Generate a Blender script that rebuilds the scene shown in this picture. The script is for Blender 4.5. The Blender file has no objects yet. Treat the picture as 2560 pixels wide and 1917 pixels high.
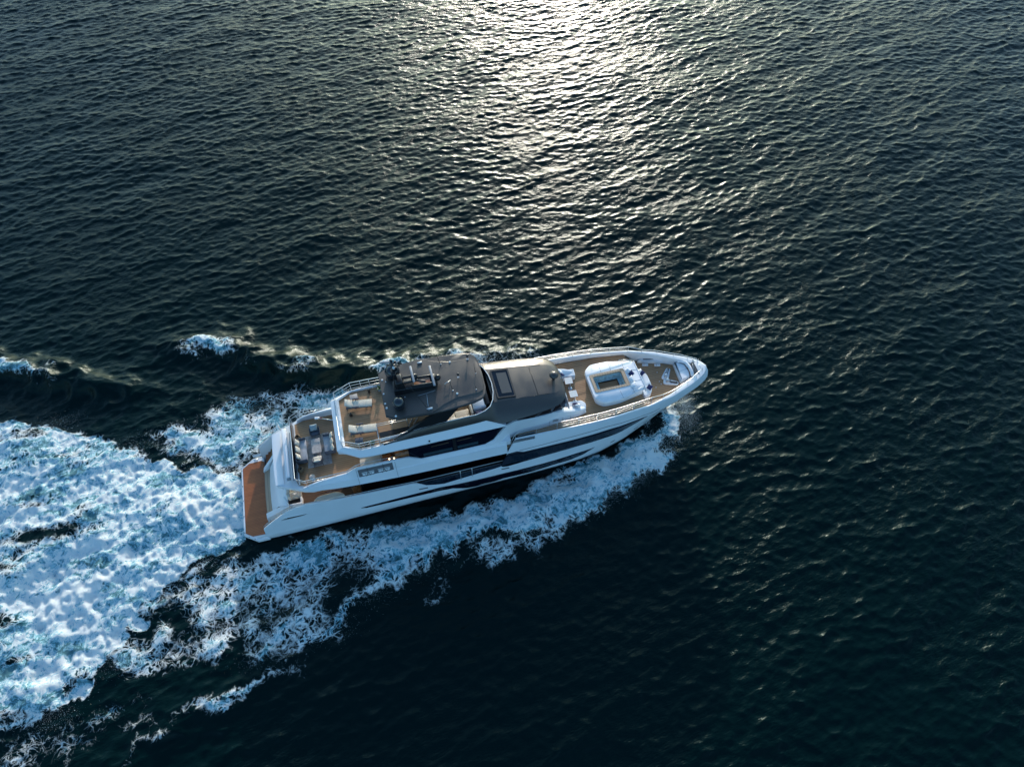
import bpy, bmesh, math, random
import numpy as np
from mathutils import Vector, Matrix
R = math.radians
random.seed(7)
rng = np.random.default_rng(11)
scene = bpy.context.scene
COL = scene.collection

# ---------------------------------------------------------------- camera, sky, sun, exposure
YAW = 14.727
cam = bpy.data.cameras.new('camera'); camo = bpy.data.objects.new('camera', cam); COL.objects.link(camo)
camo.location = (13.476, -26.827, 47.671)
camo.rotation_euler = (R(90 - 54.93), 0, R(-YAW))
cam.sensor_fit = 'HORIZONTAL'; cam.sensor_width = 36.0; cam.lens = 36.0 * 1747.9 / 2560
cam.clip_end = 20000; cam.clip_start = 0.5
scene.camera = camo
SUN_AZ, SUN_EL = YAW + 2.0, 13.0
w = bpy.data.worlds.new('World'); scene.world = w; w.use_nodes = True
nt = w.node_tree; bg = nt.nodes['Background']
sk = nt.nodes.new('ShaderNodeTexSky'); sk.sky_type = 'NISHITA'; sk.sun_disc = False
sk.sun_elevation = R(SUN_EL); sk.sun_rotation = R(SUN_AZ); sk.air_density = 1.0; sk.dust_density = 2.2; sk.ozone_density = 2.4
tn = nt.nodes.new('ShaderNodeMix'); tn.data_type = 'RGBA'; tn.blend_type = 'MULTIPLY'; tn.inputs[0].default_value = 1; tn.inputs[7].default_value = (.74, 1.02, 1.12, 1)
nt.links.new(sk.outputs[0], tn.inputs[6]); nt.links.new(tn.outputs[2], bg.inputs[0]); bg.inputs[1].default_value = 0.15
sl = bpy.data.lights.new('sun', 'SUN'); sl.energy = 2.0; sl.angle = R(0.6); sl.color = (1.0, 0.86, 0.76)
so = bpy.data.objects.new('sun', sl); COL.objects.link(so)
ts = Vector((math.sin(R(SUN_AZ)) * math.cos(R(SUN_EL)), math.cos(R(SUN_AZ)) * math.cos(R(SUN_EL)), math.sin(R(SUN_EL))))
so.rotation_euler = ts.to_track_quat('Z', 'Y').to_euler(); so.location = ts * 200
scene.view_settings.view_transform = 'Standard'; scene.view_settings.look = 'None'
scene.view_settings.exposure = 0.95; scene.view_settings.gamma = 1.0

# ---------------------------------------------------------------- node helpers
def mat(name):
    m = bpy.data.materials.new(name); m.use_nodes = True
    return m, m.node_tree, m.node_tree.nodes['Principled BSDF']
def N(nt, t, **kw):
    n = nt.nodes.new(t)
    for k, v in kw.items():
        if k.startswith('i_'):
            key = k[2:]; key = int(key) if key.isdigit() else key
            n.inputs[key].default_value = v
        else: setattr(n, k, v)
    return n
def L(nt, a, b): nt.links.new(a, b)
def math_n(nt, op, a, b=None, c=None, clamp=False):
    n = nt.nodes.new('ShaderNodeMath'); n.operation = op; n.use_clamp = clamp
    for i, v in enumerate((a, b, c)):
        if v is None: continue
        if isinstance(v, (int, float)): n.inputs[i].default_value = v
        else: nt.links.new(v, n.inputs[i])
    return n.outputs[0]
def mixc(nt, f, a, b):
    n = nt.nodes.new('ShaderNodeMix'); n.data_type = 'RGBA'
    for i, v in ((0, f), (6, a), (7, b)):
        if isinstance(v, (int, float)): n.inputs[i].default_value = v
        elif isinstance(v, tuple): n.inputs[i].default_value = (*v, 1)
        else: nt.links.new(v, n.inputs[i])
    return n.outputs[2]
def maprange(nt, v, a, b, c=0.0, d=1.0, smooth=True):
    n = nt.nodes.new('ShaderNodeMapRange'); n.interpolation_type = 'SMOOTHSTEP' if smooth else 'LINEAR'
    for i, x in enumerate((v, a, b, c, d)):
        if isinstance(x, (int, float)): n.inputs[i].default_value = x
        else: nt.links.new(x, n.inputs[i])
    return n.outputs[0]

# ---------------------------------------------------------------- the sea
TN, TS = 2048, 245.76                      # tile samples, tile size in metres
def spectral(kfun, seed, choppy=None):
    r = np.random.default_rng(seed)
    k1 = 2 * np.pi * np.fft.fftfreq(TN, TS / TN)
    KX, KY = np.meshgrid(k1, k1, indexing='ij')
    K = np.hypot(KX, KY); K[0, 0] = 1
    amp = kfun(K, KX, KY); amp[0, 0] = 0
    H = (r.normal(size=(TN, TN)) + 1j * r.normal(size=(TN, TN))) * amp
    h = np.fft.ifft2(H).real; s = h.std()
    out = [h / s]
    if choppy:
        out += [np.fft.ifft2(-1j * KX / K * H).real / s, np.fft.ifft2(-1j * KY / K * H).real / s]
    return out
def ph(wx, wy, kp, spread, cut):
    l = math.hypot(wx, wy); wx /= l; wy /= l
    def f(K, KX, KY):
        c = np.abs(KX * wx + KY * wy) / K
        return np.sqrt(np.exp(-1.25 * (kp / K) ** 2) / K ** 3.4 * (c ** spread + 0.05)) * np.exp(-(K / cut) ** 2)
    return f
def cam2xy(rt, fw):                         # camera ground axes -> ship axes
    s, c = math.sin(R(YAW)), math.cos(R(YAW))
    return 13.476 + rt * c + fw * s, -26.827 - rt * s + fw * c
s_, c_ = math.sin(R(YAW)), math.cos(R(YAW))
def dirw(deg):                              # angle from the camera's forward axis
    a = R(deg); rt, fw = math.sin(a), math.cos(a)
    return rt * c_ + fw * s_, -rt * s_ + fw * c_
h1, dx1, dy1 = spectral(ph(*dirw(-27), 3.1, 7.0, 16), 3, True)
h0, dx0, dy0 = spectral(ph(*dirw(-32), .75, 8.0, 2.2), 8, True)
h2, dx2, dy2 = spectral(ph(*dirw(-6), 5.0, 3.5, 22), 4, True)
def sample(f, x, y):
    u = (x / TS * TN) % TN; v = (y / TS * TN) % TN
    i = u.astype(int); j = v.astype(int); a = u - i; b = v - j
    i %= TN; j %= TN; i2 = (i + 1) % TN; j2 = (j + 1) % TN
    return (f[i, j] * (1 - a) + f[i2, j] * a) * (1 - b) + (f[i, j2] * (1 - a) + f[i2, j2] * a) * b
def grow(s0, e, n, first):
    out = []; d = first; s = s0
    for _ in range(n):
        s += d; d *= 1.07; out.append(s)
    return np.array(out)
NC, NR = 1250, 1020
FW = np.linspace(-4, 122, NR)
FWx = np.concatenate([-4 - grow(0, 0, 108, .13)[::-1], FW, 122 + grow(0, 0, 108, .13)])
U = np.linspace(-1, 1, NC)
Ux = np.concatenate([-1 - grow(0, 0, 108, .0017)[::-1], U, 1 + grow(0, 0, 108, .0017)])
hw = np.interp(FWx, [-4, 122], [42, 90])
RT = hw[:, None] * Ux[None, :]; FF = np.repeat(FWx[:, None], len(Ux), 1)
X, Y = cam2xy(RT, FF)
fade = np.clip(1 - (np.maximum(np.abs(Ux)[None, :] * 62 - 62, np.maximum(FF - 122, -4 - FF)) / 400), 0.0, 1)

def sdist(px, py, poly):                    # signed distance, positive inside
    P = np.array(poly, float); d = np.full(px.shape, 1e9); ins = np.zeros(px.shape, bool)
    for i in range(len(P)):
        ax, ay = P[i]; bx, by = P[(i + 1) % len(P)]
        ex, ey = bx - ax, by - ay
        t = np.clip(((px - ax) * ex + (py - ay) * ey) / (ex * ex + ey * ey + 1e-9), 0, 1)
        d = np.minimum(d, np.hypot(px - ax - t * ex, py - ay - t * ey))
        cnd = (ay > py) != (by > py)
        with np.errstate(divide='ignore', invalid='ignore'):
            xi = ax + (py - ay) * ex / (ey if abs(ey) > 1e-9 else 1e-9)
        ins ^= cnd & (px < xi)
    return np.where(ins, d, -d)
def pdist(px, py, line):                    # distance to a polyline, parameter along it
    P = np.array(line, float); d = np.full(px.shape, 1e9); tt = np.zeros(px.shape); sg = np.zeros(px.shape)
    for i in range(len(P) - 1):
        ax, ay = P[i]; ex, ey = P[i + 1] - P[i]
        t = np.clip(((px - ax) * ex + (py - ay) * ey) / (ex * ex + ey * ey + 1e-9), 0, 1)
        q = np.hypot(px - ax - t * ex, py - ay - t * ey); m = q < d
        d = np.where(m, q, d); tt = np.where(m, (i + t) / (len(P) - 1), tt)
        sg = np.where(m, np.sign(ex * (py - ay) - ey * (px - ax)), sg)
    return d, tt, sg
sst = lambda a, b, x: (lambda t: t * t * (3 - 2 * t))(np.clip((x - a) / (b - a), 0, 1))
def gf(k0, width, seed):                    # band-limited isotropic field
    return spectral(lambda K, a, b: np.exp(-((np.log(K / k0)) / width) ** 2) / K, seed)[0]
n_lo = gf(0.9, .6, 21); n_mid = gf(2.6, .6, 22); n_hi = gf(7.0, .5, 23); n_hi2 = gf(14.0, .4, 24)
near = (X > -60) & (X < 60) & (Y > -45) & (Y < 45)
xs_, ys_ = X[near], Y[near]
w1 = sample(n_lo, xs_, ys_); w2 = sample(n_mid, xs_, ys_); w3 = sample(n_hi, xs_, ys_); w4 = sample(n_hi2, xs_, ys_)
w1b = sample(n_lo, xs_ * .5 + 50, ys_ * 1.15 + .12 * xs_ + 31); w2s = sample(n_mid, xs_ * .45 + 9, ys_ * 1.1 + .1 * xs_); w2b = sample(n_mid, xs_ + 70, ys_ - 20)
qx = xs_ + .30 * w2 + .12 * w3; qy = ys_ + .30 * w2b + .10 * w4
WASH = [(0.6, 2.6), (-0.9, 2.9), (-3.6, 3.9), (-6.7, 6.0), (-9.3, 8.1), (-13.2, 10.3), (-16.6, 12.1), (-21, 13.4), (-32, 17), (-45, 20), (-45, -24), (-32, -19), (-22, -15.0), (-16.6, -13.0), (-12.8, -11.9), (-9.9, -10.5), (-8.4, -8.5), (-6.4, -6.2), (-4.2, -4.4), (-2.0, -3.5), (0.6, -3.0)]
PORT = [(-7.8, 7.3), (-6.5, 8.7), (-2.9, 10.6), (1.0, 10.6), (4.7, 10.0), (9.1, 8.8), (14, 7.5), (20, 6), (27, 4.4), (32, 2.0), (30, 1.2), (20, 3.0), (8, 3.3), (1, 3.3), (-0.1, 2.0), (-2.9, 3.2)]
BIN = [(33.3, 0.2), (31.5, -1.1), (29.8, -2.1), (25.8, -2.9), (21.8, -3.8), (17.9, -4.5), (15.0, -4.2), (10.5, -4.2), (6.5, -3.9), (3.5, -3.7), (0.2, -3.7), (-2.0, -3.8), (-4.2, -4.3)]
BOUT = [(33.9, 0.1), (34.3, -1.1), (33.0, -3.0), (31.2, -4.9), (29, -5.9), (26.8, -6.6), (24.8, -7.4), (22.8, -7.9), (20.5, -7.9), (18.2, -7.2), (16.0, -7.1), (13.6, -7.7), (10.7, -8.8), (8.0, -9.4), (6.4, -10.2), (5.9, -11.2), (4.6, -11.5), (2.8, -11.6)]
BOW = BOUT + [(1.2, -11.9), (-1.3, -11.0), (-2.8, -11.7), (-4.8, -10.8), (-7.1, -10.8), (-9.4, -9.6), (-9.6, -8.0), (-6.4, -5.2)] + BIN[::-1]
OUTER = [(23.4, -7.4), (20.9, -7.6), (18.5, -7.2), (15.6, -7.2), (14.4, -8.3), (15.6, -9.3), (18.0, -9.5), (20.4, -9.2), (23.0, -8.4)]
dW = sdist(qx, qy, WASH); dP = sdist(qx, qy, PORT); dB = sdist(qx, qy, BOW); dO = sdist(qx, qy, OUTER)
dBin, tBin, _ = pdist(qx, qy, BIN); dBo, tBo, _ = pdist(qx, qy, BOUT)
D = np.zeros(xs_.shape)
aft = sst(-4, -22, xs_)
dens = 1.05 - .40 * aft * sst(-.4, 1.3, w1) - .34 * sst(.2, 1.7, w2s) * sst(1, -7, xs_) - .40 * sst(.1, 1.4, w1b) * sst(-3, -12, xs_) - .1 * sst(.4, 1.6, w2)
dens -= .10 * aft
D = np.maximum(D, sst(-.25, .75, dW) * dens)
D = np.maximum(D, sst(-.5, 1.9, dP) * (.58 + .16 * w1 + .10 * w2) * (.75 + .25 * sst(12, 6, ys_)))
# starboard bow wave: solid at its birth, laced further aft, with a bright outer rim
along = xs_
solid = sst(6, 20, along)
inner = sst(-.45, 1.0, dB)
laced = .47 + .10 * w1 + .08 * w2
laced = np.where(along < 3, laced - .10, laced + .02)
rim = np.exp(-(dBo / (.55 + .35 * np.clip((20 - along) / 14, 0, 1))) ** 2) * .95 * sst(1.5, 4, along)
body = laced * (1 - solid) + (.90 - .2 * sst(.3, 1.6, w1) - .12 * sst(0, 1.5, w2)) * solid
mid = np.exp(-((dBin - 2.3) / 1.1) ** 2) * (.40 + .15 * w1b) * sst(3, 8, along) * (1 - solid)
D = np.maximum(D, inner * np.maximum(body + mid, rim))
D = np.maximum(D, sst(-.5, .9, dO) * (.44 + .10 * w2))
# breaking crests thrown off the hull
def crest(line, width, dens, seed_off, gap=.2):
    d, t, _ = pdist(qx, qy, line)
    g = sst(-.2 - gap, .9, sample(n_lo, xs_ * .8 + seed_off, ys_ * .8))
    return np.exp(-(d / width) ** 2) * dens * g * np.sin(np.clip(t, .04, .96) * np.pi) ** .5
CA = [(-5.5, 16.6), (-2.0, 15.9), (-0.7, 15.4), (0.4, 13.8), (3.2, 12.2), (6.2, 10.9), (9.1, 9.9), (13.1, 9.6), (18.6, 9.1), (24.1, 8.0)]
CB = [(-24, 20.2), (-19.5, 18.0), (-17.1, 16.9), (-14.4, 15.4), (-11.0, 13.7), (-8, 12.5)]
CC = [(-8, -15.6), (-4.2, -13.6), (-1.7, -13.6), (0.4, -12.8), (3.4, -12.5)]
D = np.maximum(D, crest([(-4.6, 16.6), (-3.0, 16.3), (-1.4, 15.7), (-.2, 14.6)], .75, .95, 0, 3))
D = np.maximum(D, crest([(-23, 19.7), (-21.4, 19.0), (-19.5, 18.1), (-17.6, 17.2), (-14.5, 15.6)], .55, .85, 5, 2.2))
D = np.maximum(D, crest(CA[2:], .55, .74, 9, 1.6)); D = np.maximum(D, crest([(11, 9.7), (16, 9.0), (22, 8.2), (25, 7.6)], .9, .62, 9, 2))
D = np.maximum(D, crest(CC, .5, .6, 13, .6)); D = np.maximum(D, crest([(-3.2, -13.5), (-1.9, -13.6)], .4, .6, 13, 3))
for bx_, by_, br, bd in [(-15.5, -14.6, 1.7, .46), (-11.5, -13.6, 1.6, .38), (-18, -14.8, 2, .5), (-7.0, -13.2, 1.3, .30), (12.5, -10.3, 1.2, .3), (-14, -13.5, 1.5, .4), (-9.5, -12.6, 1.0, .36)]:
    D = np.maximum(D, np.exp(-(((qx - bx_) / br) ** 2 + ((qy - by_) / (br * .7)) ** 2)) * bd)
D = np.clip(D, 0, 1)
# heights
Hh = np.zeros(xs_.shape)
def ridge(line, width, height, steep=1.0, side=1):
    d, t, sg = pdist(xs_ + .25 * w2, ys_ + .25 * w2b, line)
    ww = np.where(sg == side, width * steep, width)
    return np.exp(-(d / ww) ** 2) * height * np.sin(np.clip(t, .05, .95) * np.pi) ** .6
Hh += ridge(CA, 1.4, 1.15, .55, -1) - ridge([(p[0] - .6, p[1] - 2.4) for p in CA], 1.8, .35)
Hh += ridge(CB, 1.4, 1.0, .55, -1) - ridge([(p[0] - .8, p[1] - 2.6) for p in CB], 1.8, .35)
Hh += ridge(CC, 1.3, .40, .7, -1)
BR = [(33.2, -.9), (31.5, -2.8), (28.5, -4.6), (24.5, -5.8), (20.5, -6.3), (16, -6.3), (11, -6.9), (7, -8.2), (3, -9.6), (-2, -10.6)]
Hh += ridge(BR, 1.5, .70) - ridge([(30, -2.9), (25.5, -3.3), (20, -3.7), (14, -3.8), (8, -3.8)], .9, .25)
Hh += sst(-.3, 2.0, dW) * (.25 + .10 * w1) * sst(1, -1.5, xs_)
bil = np.abs(w2) * .6 + np.abs(w3) * .28
Hh += sst(.45, 1.0, D) * (.06 * w1b + .030 * w2s + .015 * w2 + .030 * w3 + .024 * w4) * np.where(dW > 0, 1.0, .6)
Hh += sst(.1, .45, D) * (.05 * w2 + .025 * w3)
calm = 1 - .55 * sst(.2, .9, D)
A0, A1, A2 = .036, .027, .019
Z = (A0 * sample(h0, X, Y) + A1 * sample(h1, X, Y) + A2 * sample(h2, X, Y)) * fade
DX = (A0 * sample(dx0, X, Y) + A1 * 1.0 * sample(dx1, X, Y) + A2 * 1.1 * sample(dx2, X, Y)) * fade
DY = (A0 * sample(dy0, X, Y) + A1 * 1.0 * sample(dy1, X, Y) + A2 * 1.1 * sample(dy2, X, Y)) * fade
Z[near] = Z[near] * calm + Hh; DX[near] *= calm; DY[near] *= calm
foam = np.zeros(X.shape); foam[near] = D
def grid_mesh(name, X, Y, Z, attrs):
    nr, nc = X.shape
    me = bpy.data.meshes.new(name)
    me.vertices.add(nr * nc)
    me.vertices.foreach_set('co', np.stack([X, Y, Z], -1).astype(np.float32).ravel())
    idx = np.arange(nr * nc, dtype=np.int32).reshape(nr, nc)
    q = np.stack([idx[:-1, :-1], idx[:-1, 1:], idx[1:, 1:], idx[1:, :-1]], -1).reshape(-1, 4)
    me.loops.add(q.size); me.loops.foreach_set('vertex_index', q.ravel())
    me.polygons.add(len(q)); me.polygons.foreach_set('loop_start', np.arange(0, q.size, 4, dtype=np.int32))
    me.polygons.foreach_set('use_smooth', np.ones(len(q), bool))
    for k, v in attrs.items():
        a = me.attributes.new(k, 'FLOAT', 'POINT'); a.data.foreach_set('value', v.astype(np.float32).ravel())
    me.update(); me.validate()
    return me
sea = bpy.data.objects.new('sea', grid_mesh('sea', X - DX, Y - DY, Z, {'foam': foam}))
COL.objects.link(sea); sea['kind'] = 'structure'

def sea_material():
    m, nt, p = mat('sea_water')
    geo = N(nt, 'ShaderNodeNewGeometry').outputs['Position']
    at = N(nt, 'ShaderNodeAttribute', attribute_name='foam').outputs['Fac']
    # warped coordinates for the foam lace
    wn = N(nt, 'ShaderNodeTexNoise', i_Scale=1.3, i_Detail=4.0); L(nt, geo, wn.inputs['Vector'])
    va = N(nt, 'ShaderNodeVectorMath', operation='SUBTRACT'); L(nt, wn.outputs['Color'], va.inputs[0]); va.inputs[1].default_value = (.5, .5, .5)
    vs = N(nt, 'ShaderNodeVectorMath', operation='SCALE'); L(nt, va.outputs[0], vs.inputs[0]); vs.inputs['Scale'].default_value = 1.3
    vb = N(nt, 'ShaderNodeVectorMath', operation='ADD'); L(nt, geo, vb.inputs[0]); L(nt, vs.outputs[0], vb.inputs[1])
    vm = N(nt, 'ShaderNodeVectorMath', operation='MULTIPLY'); L(nt, vb.outputs[0], vm.inputs[0]); vm.inputs[1].default_value = (1, 1, .3)
    v1 = N(nt, 'ShaderNodeTexVoronoi', feature='DISTANCE_TO_EDGE', i_Scale=1.25); L(nt, vm.outputs[0], v1.inputs['Vector'])
    v2 = N(nt, 'ShaderNodeTexVoronoi', feature='DISTANCE_TO_EDGE', i_Scale=3.1); L(nt, vm.outputs[0], v2.inputs['Vector'])
    nz = N(nt, 'ShaderNodeTexNoise', i_Scale=2.2, i_Detail=8.0, i_Roughness=.68); L(nt, vb.outputs[0], nz.inputs['Vector'])
    l1 = maprange(nt, v1.outputs['Distance'], 0.0, .20, 1.0, 0.0, False)
    l2 = maprange(nt, v2.outputs['Distance'], 0.0, .28, .9, 0.0, False)
    mx = math_n(nt, 'MAXIMUM', l1, l2)
    t = math_n(nt, 'ADD', math_n(nt, 'MULTIPLY', mx, .50), math_n(nt, 'MULTIPLY', nz.outputs['Fac'], .95))
    th = math_n(nt, 'SUBTRACT', 1.19, math_n(nt, 'MULTIPLY', at, 1.05))
    fm = maprange(nt, t, math_n(nt, 'SUBTRACT', th, .12), math_n(nt, 'ADD', th, .30))
    gate = maprange(nt, at, .04, .16)
    fm = math_n(nt, 'MULTIPLY', fm, gate, clamp=True)
    # water: dark teal, turquoise where air is mixed in
    aer = maprange(nt, at, .42, 1.0)
    col = mixc(nt, aer, (.0002, .0076, .0080), (.075, .26, .31))
    L(nt, col, p.inputs['Base Color'])
    p.inputs['Roughness'].default_value = .25; p.inputs['Specular IOR Level'].default_value = .20; p.inputs['Specular Tint'].default_value = (.7, 1.0, .95, 1); p.inputs['IOR'].default_value = 1.333
    # ripples
    vr = N(nt, 'ShaderNodeVectorRotate', rotation_type='Z_AXIS'); vr.inputs['Angle'].default_value = R(-10); L(nt, geo, vr.inputs['Vector'])
    mp = N(nt, 'ShaderNodeVectorMath', operation='MULTIPLY'); mp.inputs[1].default_value = (.42, 1.0, 1.0); L(nt, vr.outputs[0], mp.inputs[0])
    r1 = N(nt, 'ShaderNodeTexNoise', i_Scale=4.6, i_Detail=4.0, i_Roughness=.6); L(nt, mp.outputs[0], r1.inputs['Vector'])
    r2 = N(nt, 'ShaderNodeTexNoise', i_Scale=9.5, i_Detail=2.0, i_Roughness=.5); L(nt, mp.outputs[0], r2.inputs['Vector'])
    patch = N(nt, 'ShaderNodeTexNoise', i_Scale=.11, i_Detail=2.0); L(nt, geo, patch.inputs['Vector'])
    pa = maprange(nt, patch.outputs['Fac'], .35, .65, .35, .80)
    hh = math_n(nt, 'ADD', math_n(nt, 'MULTIPLY', r1.outputs['Fac'], .085), math_n(nt, 'MULTIPLY', r2.outputs['Fac'], .032))
    b = N(nt, 'ShaderNodeBump', i_Distance=1.0); L(nt, pa, b.inputs['Strength']); L(nt, hh, b.inputs['Height'])
    L(nt, b.outputs[0], p.inputs['Normal'])
    # foam
    f = N(nt, 'ShaderNodeBsdfPrincipled'); f.inputs['Roughness'].default_value = .75
    vst = N(nt, 'ShaderNodeVectorMath', operation='MULTIPLY'); vst.inputs[1].default_value = (.50, 1.25, 1.0); L(nt, vb.outputs[0], vst.inputs[0])
    tq = N(nt, 'ShaderNodeTexNoise', i_Scale=.50, i_Detail=9.0, i_Roughness=.62, i_Distortion=1.1); L(nt, vst.outputs[0], tq.inputs['Vector'])
    bub = N(nt, 'ShaderNodeTexNoise', i_Scale=4.2, i_Detail=12.0, i_Roughness=.78, i_Distortion=.6); L(nt, vb.outputs[0], bub.inputs['Vector'])
    mixn = math_n(nt, 'ADD', math_n(nt, 'MULTIPLY', tq.outputs['Fac'], .50), math_n(nt, 'MULTIPLY', bub.outputs['Fac'], .50))
    mixn = math_n(nt, 'ADD', mixn, math_n(nt, 'MULTIPLY', math_n(nt, 'SUBTRACT', mx, .35), .07))
    low = math_n(nt, 'ADD', maprange(nt, at, .38, .66, -.07, .008), maprange(nt, at, .62, 1.0, .030, -.024))
    mixn = math_n(nt, 'SUBTRACT', mixn, low)
    c1 = mixc(nt, maprange(nt, mixn, .492, .545), (.24, .53, .64), (.80, .83, .82))
    fc = mixc(nt, maprange(nt, mixn, .44, .50), (.06, .19, .22), c1)
    L(nt, fc, f.inputs['Base Color'])
    fb = N(nt, 'ShaderNodeBump', i_Distance=1.0, i_Strength=.7)
    L(nt, math_n(nt, 'ADD', math_n(nt, 'MULTIPLY', bub.outputs['Fac'], .24), math_n(nt, 'MULTIPLY', fm, .05)), fb.inputs['Height']); L(nt, fb.outputs[0], f.inputs['Normal'])
    ms = N(nt, 'ShaderNodeMixShader'); L(nt, fm, ms.inputs[0]); L(nt, p.outputs[0], ms.inputs[1]); L(nt, f.outputs[0], ms.inputs[2])
    L(nt, ms.outputs[0], nt.nodes['Material Output'].inputs['Surface'])
    return m
sea.data.materials.append(sea_material())

# ---------------------------------------------------------------- materials
def simple(name, col, rough=.5, metal=0.0, coat=0.0, noise=0.0, nscale=3.0, bump=0.0, bscale=60.0, emit=None):
    m, nt, p = mat(name)
    tc = N(nt, 'ShaderNodeTexCoord').outputs['Object']
    if noise:
        n = N(nt, 'ShaderNodeTexNoise', i_Scale=nscale, i_Detail=5.0); L(nt, tc, n.inputs['Vector'])
        f = maprange(nt, n.outputs['Fac'], .3, .7)
        L(nt, mixc(nt, f, tuple(c * (1 - noise) for c in col), tuple(min(1, c * (1 + noise)) for c in col)), p.inputs['Base Color'])
        L(nt, maprange(nt, n.outputs['Fac'], .3, .7, rough * .8, min(1, rough * 1.25)), p.inputs['Roughness'])
    else:
        p.inputs['Base Color'].default_value = (*col, 1); p.inputs['Roughness'].default_value = rough
    p.inputs['Metallic'].default_value = metal; p.inputs['Coat Weight'].default_value = coat; p.inputs['Coat Roughness'].default_value = .06
    if bump:
        b = N(nt, 'ShaderNodeTexNoise', i_Scale=bscale, i_Detail=3.0); L(nt, tc, b.inputs['Vector'])
        bb = N(nt, 'ShaderNodeBump', i_Strength=bump, i_Distance=.02); L(nt, b.outputs['Fac'], bb.inputs['Height']); L(nt, bb.outputs[0], p.inputs['Normal'])
    return m
def teak(name, c1, c2, caulk, pitch=.13, axis='y', rough=.6):
    m, nt, p = mat(name)
    tc = N(nt, 'ShaderNodeTexCoord').outputs['Object']
    sep = N(nt, 'ShaderNodeSeparateXYZ'); L(nt, tc, sep.inputs[0])
    v = sep.outputs[1 if axis == 'y' else 0]; u = sep.outputs[0 if axis == 'y' else 1]
    k = math_n(nt, 'DIVIDE', v, pitch); pl = math_n(nt, 'FLOOR', k); fr = math_n(nt, 'FRACT', k)
    cb = N(nt, 'ShaderNodeCombineXYZ'); L(nt, pl, cb.inputs[0]); L(nt, math_n(nt, 'FLOOR', math_n(nt, 'MULTIPLY', u, .45)), cb.inputs[1])
    wn = N(nt, 'ShaderNodeTexWhiteNoise', noise_dimensions='2D'); L(nt, cb.outputs[0], wn.inputs['Vector'])
    mp = N(nt, 'ShaderNodeMapping'); mp.inputs['Scale'].default_value = (1.2, 14, 1) if axis == 'y' else (14, 1.2, 1); L(nt, tc, mp.inputs['Vector'])
    g = N(nt, 'ShaderNodeTexNoise', i_Scale=1.5, i_Detail=6.0, i_Roughness=.65); L(nt, mp.outputs[0], g.inputs['Vector'])
    big = N(nt, 'ShaderNodeTexNoise', i_Scale=.8, i_Detail=4.0); L(nt, tc, big.inputs['Vector'])
    f = math_n(nt, 'ADD', math_n(nt, 'MULTIPLY', wn.outputs['Value'], .35), math_n(nt, 'ADD', math_n(nt, 'MULTIPLY', g.outputs['Fac'], .5), math_n(nt, 'MULTIPLY', maprange(nt, big.outputs['Fac'], .35, .65), .3)), clamp=True)
    col = mixc(nt, f, c1, c2)
    ln = maprange(nt, math_n(nt, 'ABSOLUTE', math_n(nt, 'SUBTRACT', fr, .5)), .36, .46)
    L(nt, mixc(nt, math_n(nt, 'MULTIPLY', ln, .75), col, caulk), p.inputs['Base Color'])
    p.inputs['Roughness'].default_value = rough
    b = N(nt, 'ShaderNodeBump', i_Strength=.3, i_Distance=.005); L(nt, math_n(nt, 'SUBTRACT', 1.0, ln), b.inputs['Height']); L(nt, b.outputs[0], p.inputs['Normal'])
    return m
WHITE = simple('white_gelcoat', (.80, .81, .83), .38, coat=.15, noise=.02, nscale=.7)
WHITE2 = simple('matt_white_gelcoat', (.78, .78, .79), .45, noise=.03, nscale=1.5)
NAVY = simple('dark_metallic_paint', (.088, .078, .072), .40, metal=.45, coat=.05, noise=.03, nscale=.9)
GLASS = simple('tinted_glass', (.004, .006, .014), .06)
GLASS.node_tree.nodes['Principled BSDF'].inputs['Specular IOR Level'].default_value = .3
NGLASS = simple('navy_tinted_glass', (.0035, .009, .020), .10, noise=.2, nscale=1.2)
for _g in (NGLASS,): _g.node_tree.nodes['Principled BSDF'].inputs['Specular IOR Level'].default_value = .22
BLACK = simple('black_paint', (.012, .012, .014), .35)
ANTIFOUL = simple('dark_bottom_paint', (.010, .013, .02), .4)
DOME = simple('dark_gloss_dome', (.012, .017, .025), .2, coat=.6)
TEAK = teak('teak_deck', (.28, .150, .072), (.46, .265, .135), (.10, .07, .05), .15)
TEAKR = teak('wet_teak', (.26, .072, .020), (.44, .140, .042), (.09, .03, .015), .12, rough=.38)
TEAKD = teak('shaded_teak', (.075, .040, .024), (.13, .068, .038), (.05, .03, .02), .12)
TEAKX = teak('light_teak', (.38, .27, .18), (.48, .35, .24), (.25, .17, .11), .2, axis='x')
VARN = simple('varnished_wood', (.30, .11, .035), .3, coat=.8, noise=.3, nscale=4)
STEEL = simple('polished_steel', (.62, .63, .65), .30, metal=.8)
CREAM = simple('cream_fabric', (.66, .60, .50), .85, noise=.06, bump=.4)
WFAB = simple('white_vinyl', (.80, .80, .82), .55, noise=.03, bump=.15, bscale=20)
GREYF = simple('grey_fabric', (.40, .40, .42), .9, noise=.12, bump=.5)
DGREY = simple('charcoal_fabric', (.075, .085, .11), .8, noise=.2, bump=.4)
TABLEG = simple('grey_slats', (.40, .36, .34), .6, noise=.15, nscale=8)
RUGM = simple('woven_grey_rug', (.32, .30, .29), .95, noise=.25, nscale=5, bump=.6)
NAVYF = simple('navy_fabric', (.012, .022, .10), .85, noise=.15, bump=.3)
WICKER = simple('brown_wicker', (.13, .095, .06), .8, noise=.4, nscale=25, bump=.8)
POOLM = simple('pale_blue_tile', (.36, .52, .56), .25, noise=.12, nscale=5)
LEAF = simple('plant_leaf', (.03, .10, .02), .5, noise=.5, nscale=10)
GREYP = simple('grey_paint', (.30, .31, .33), .4, noise=.05)
RED = simple('red_fabric', (.30, .03, .02), .7)
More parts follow.
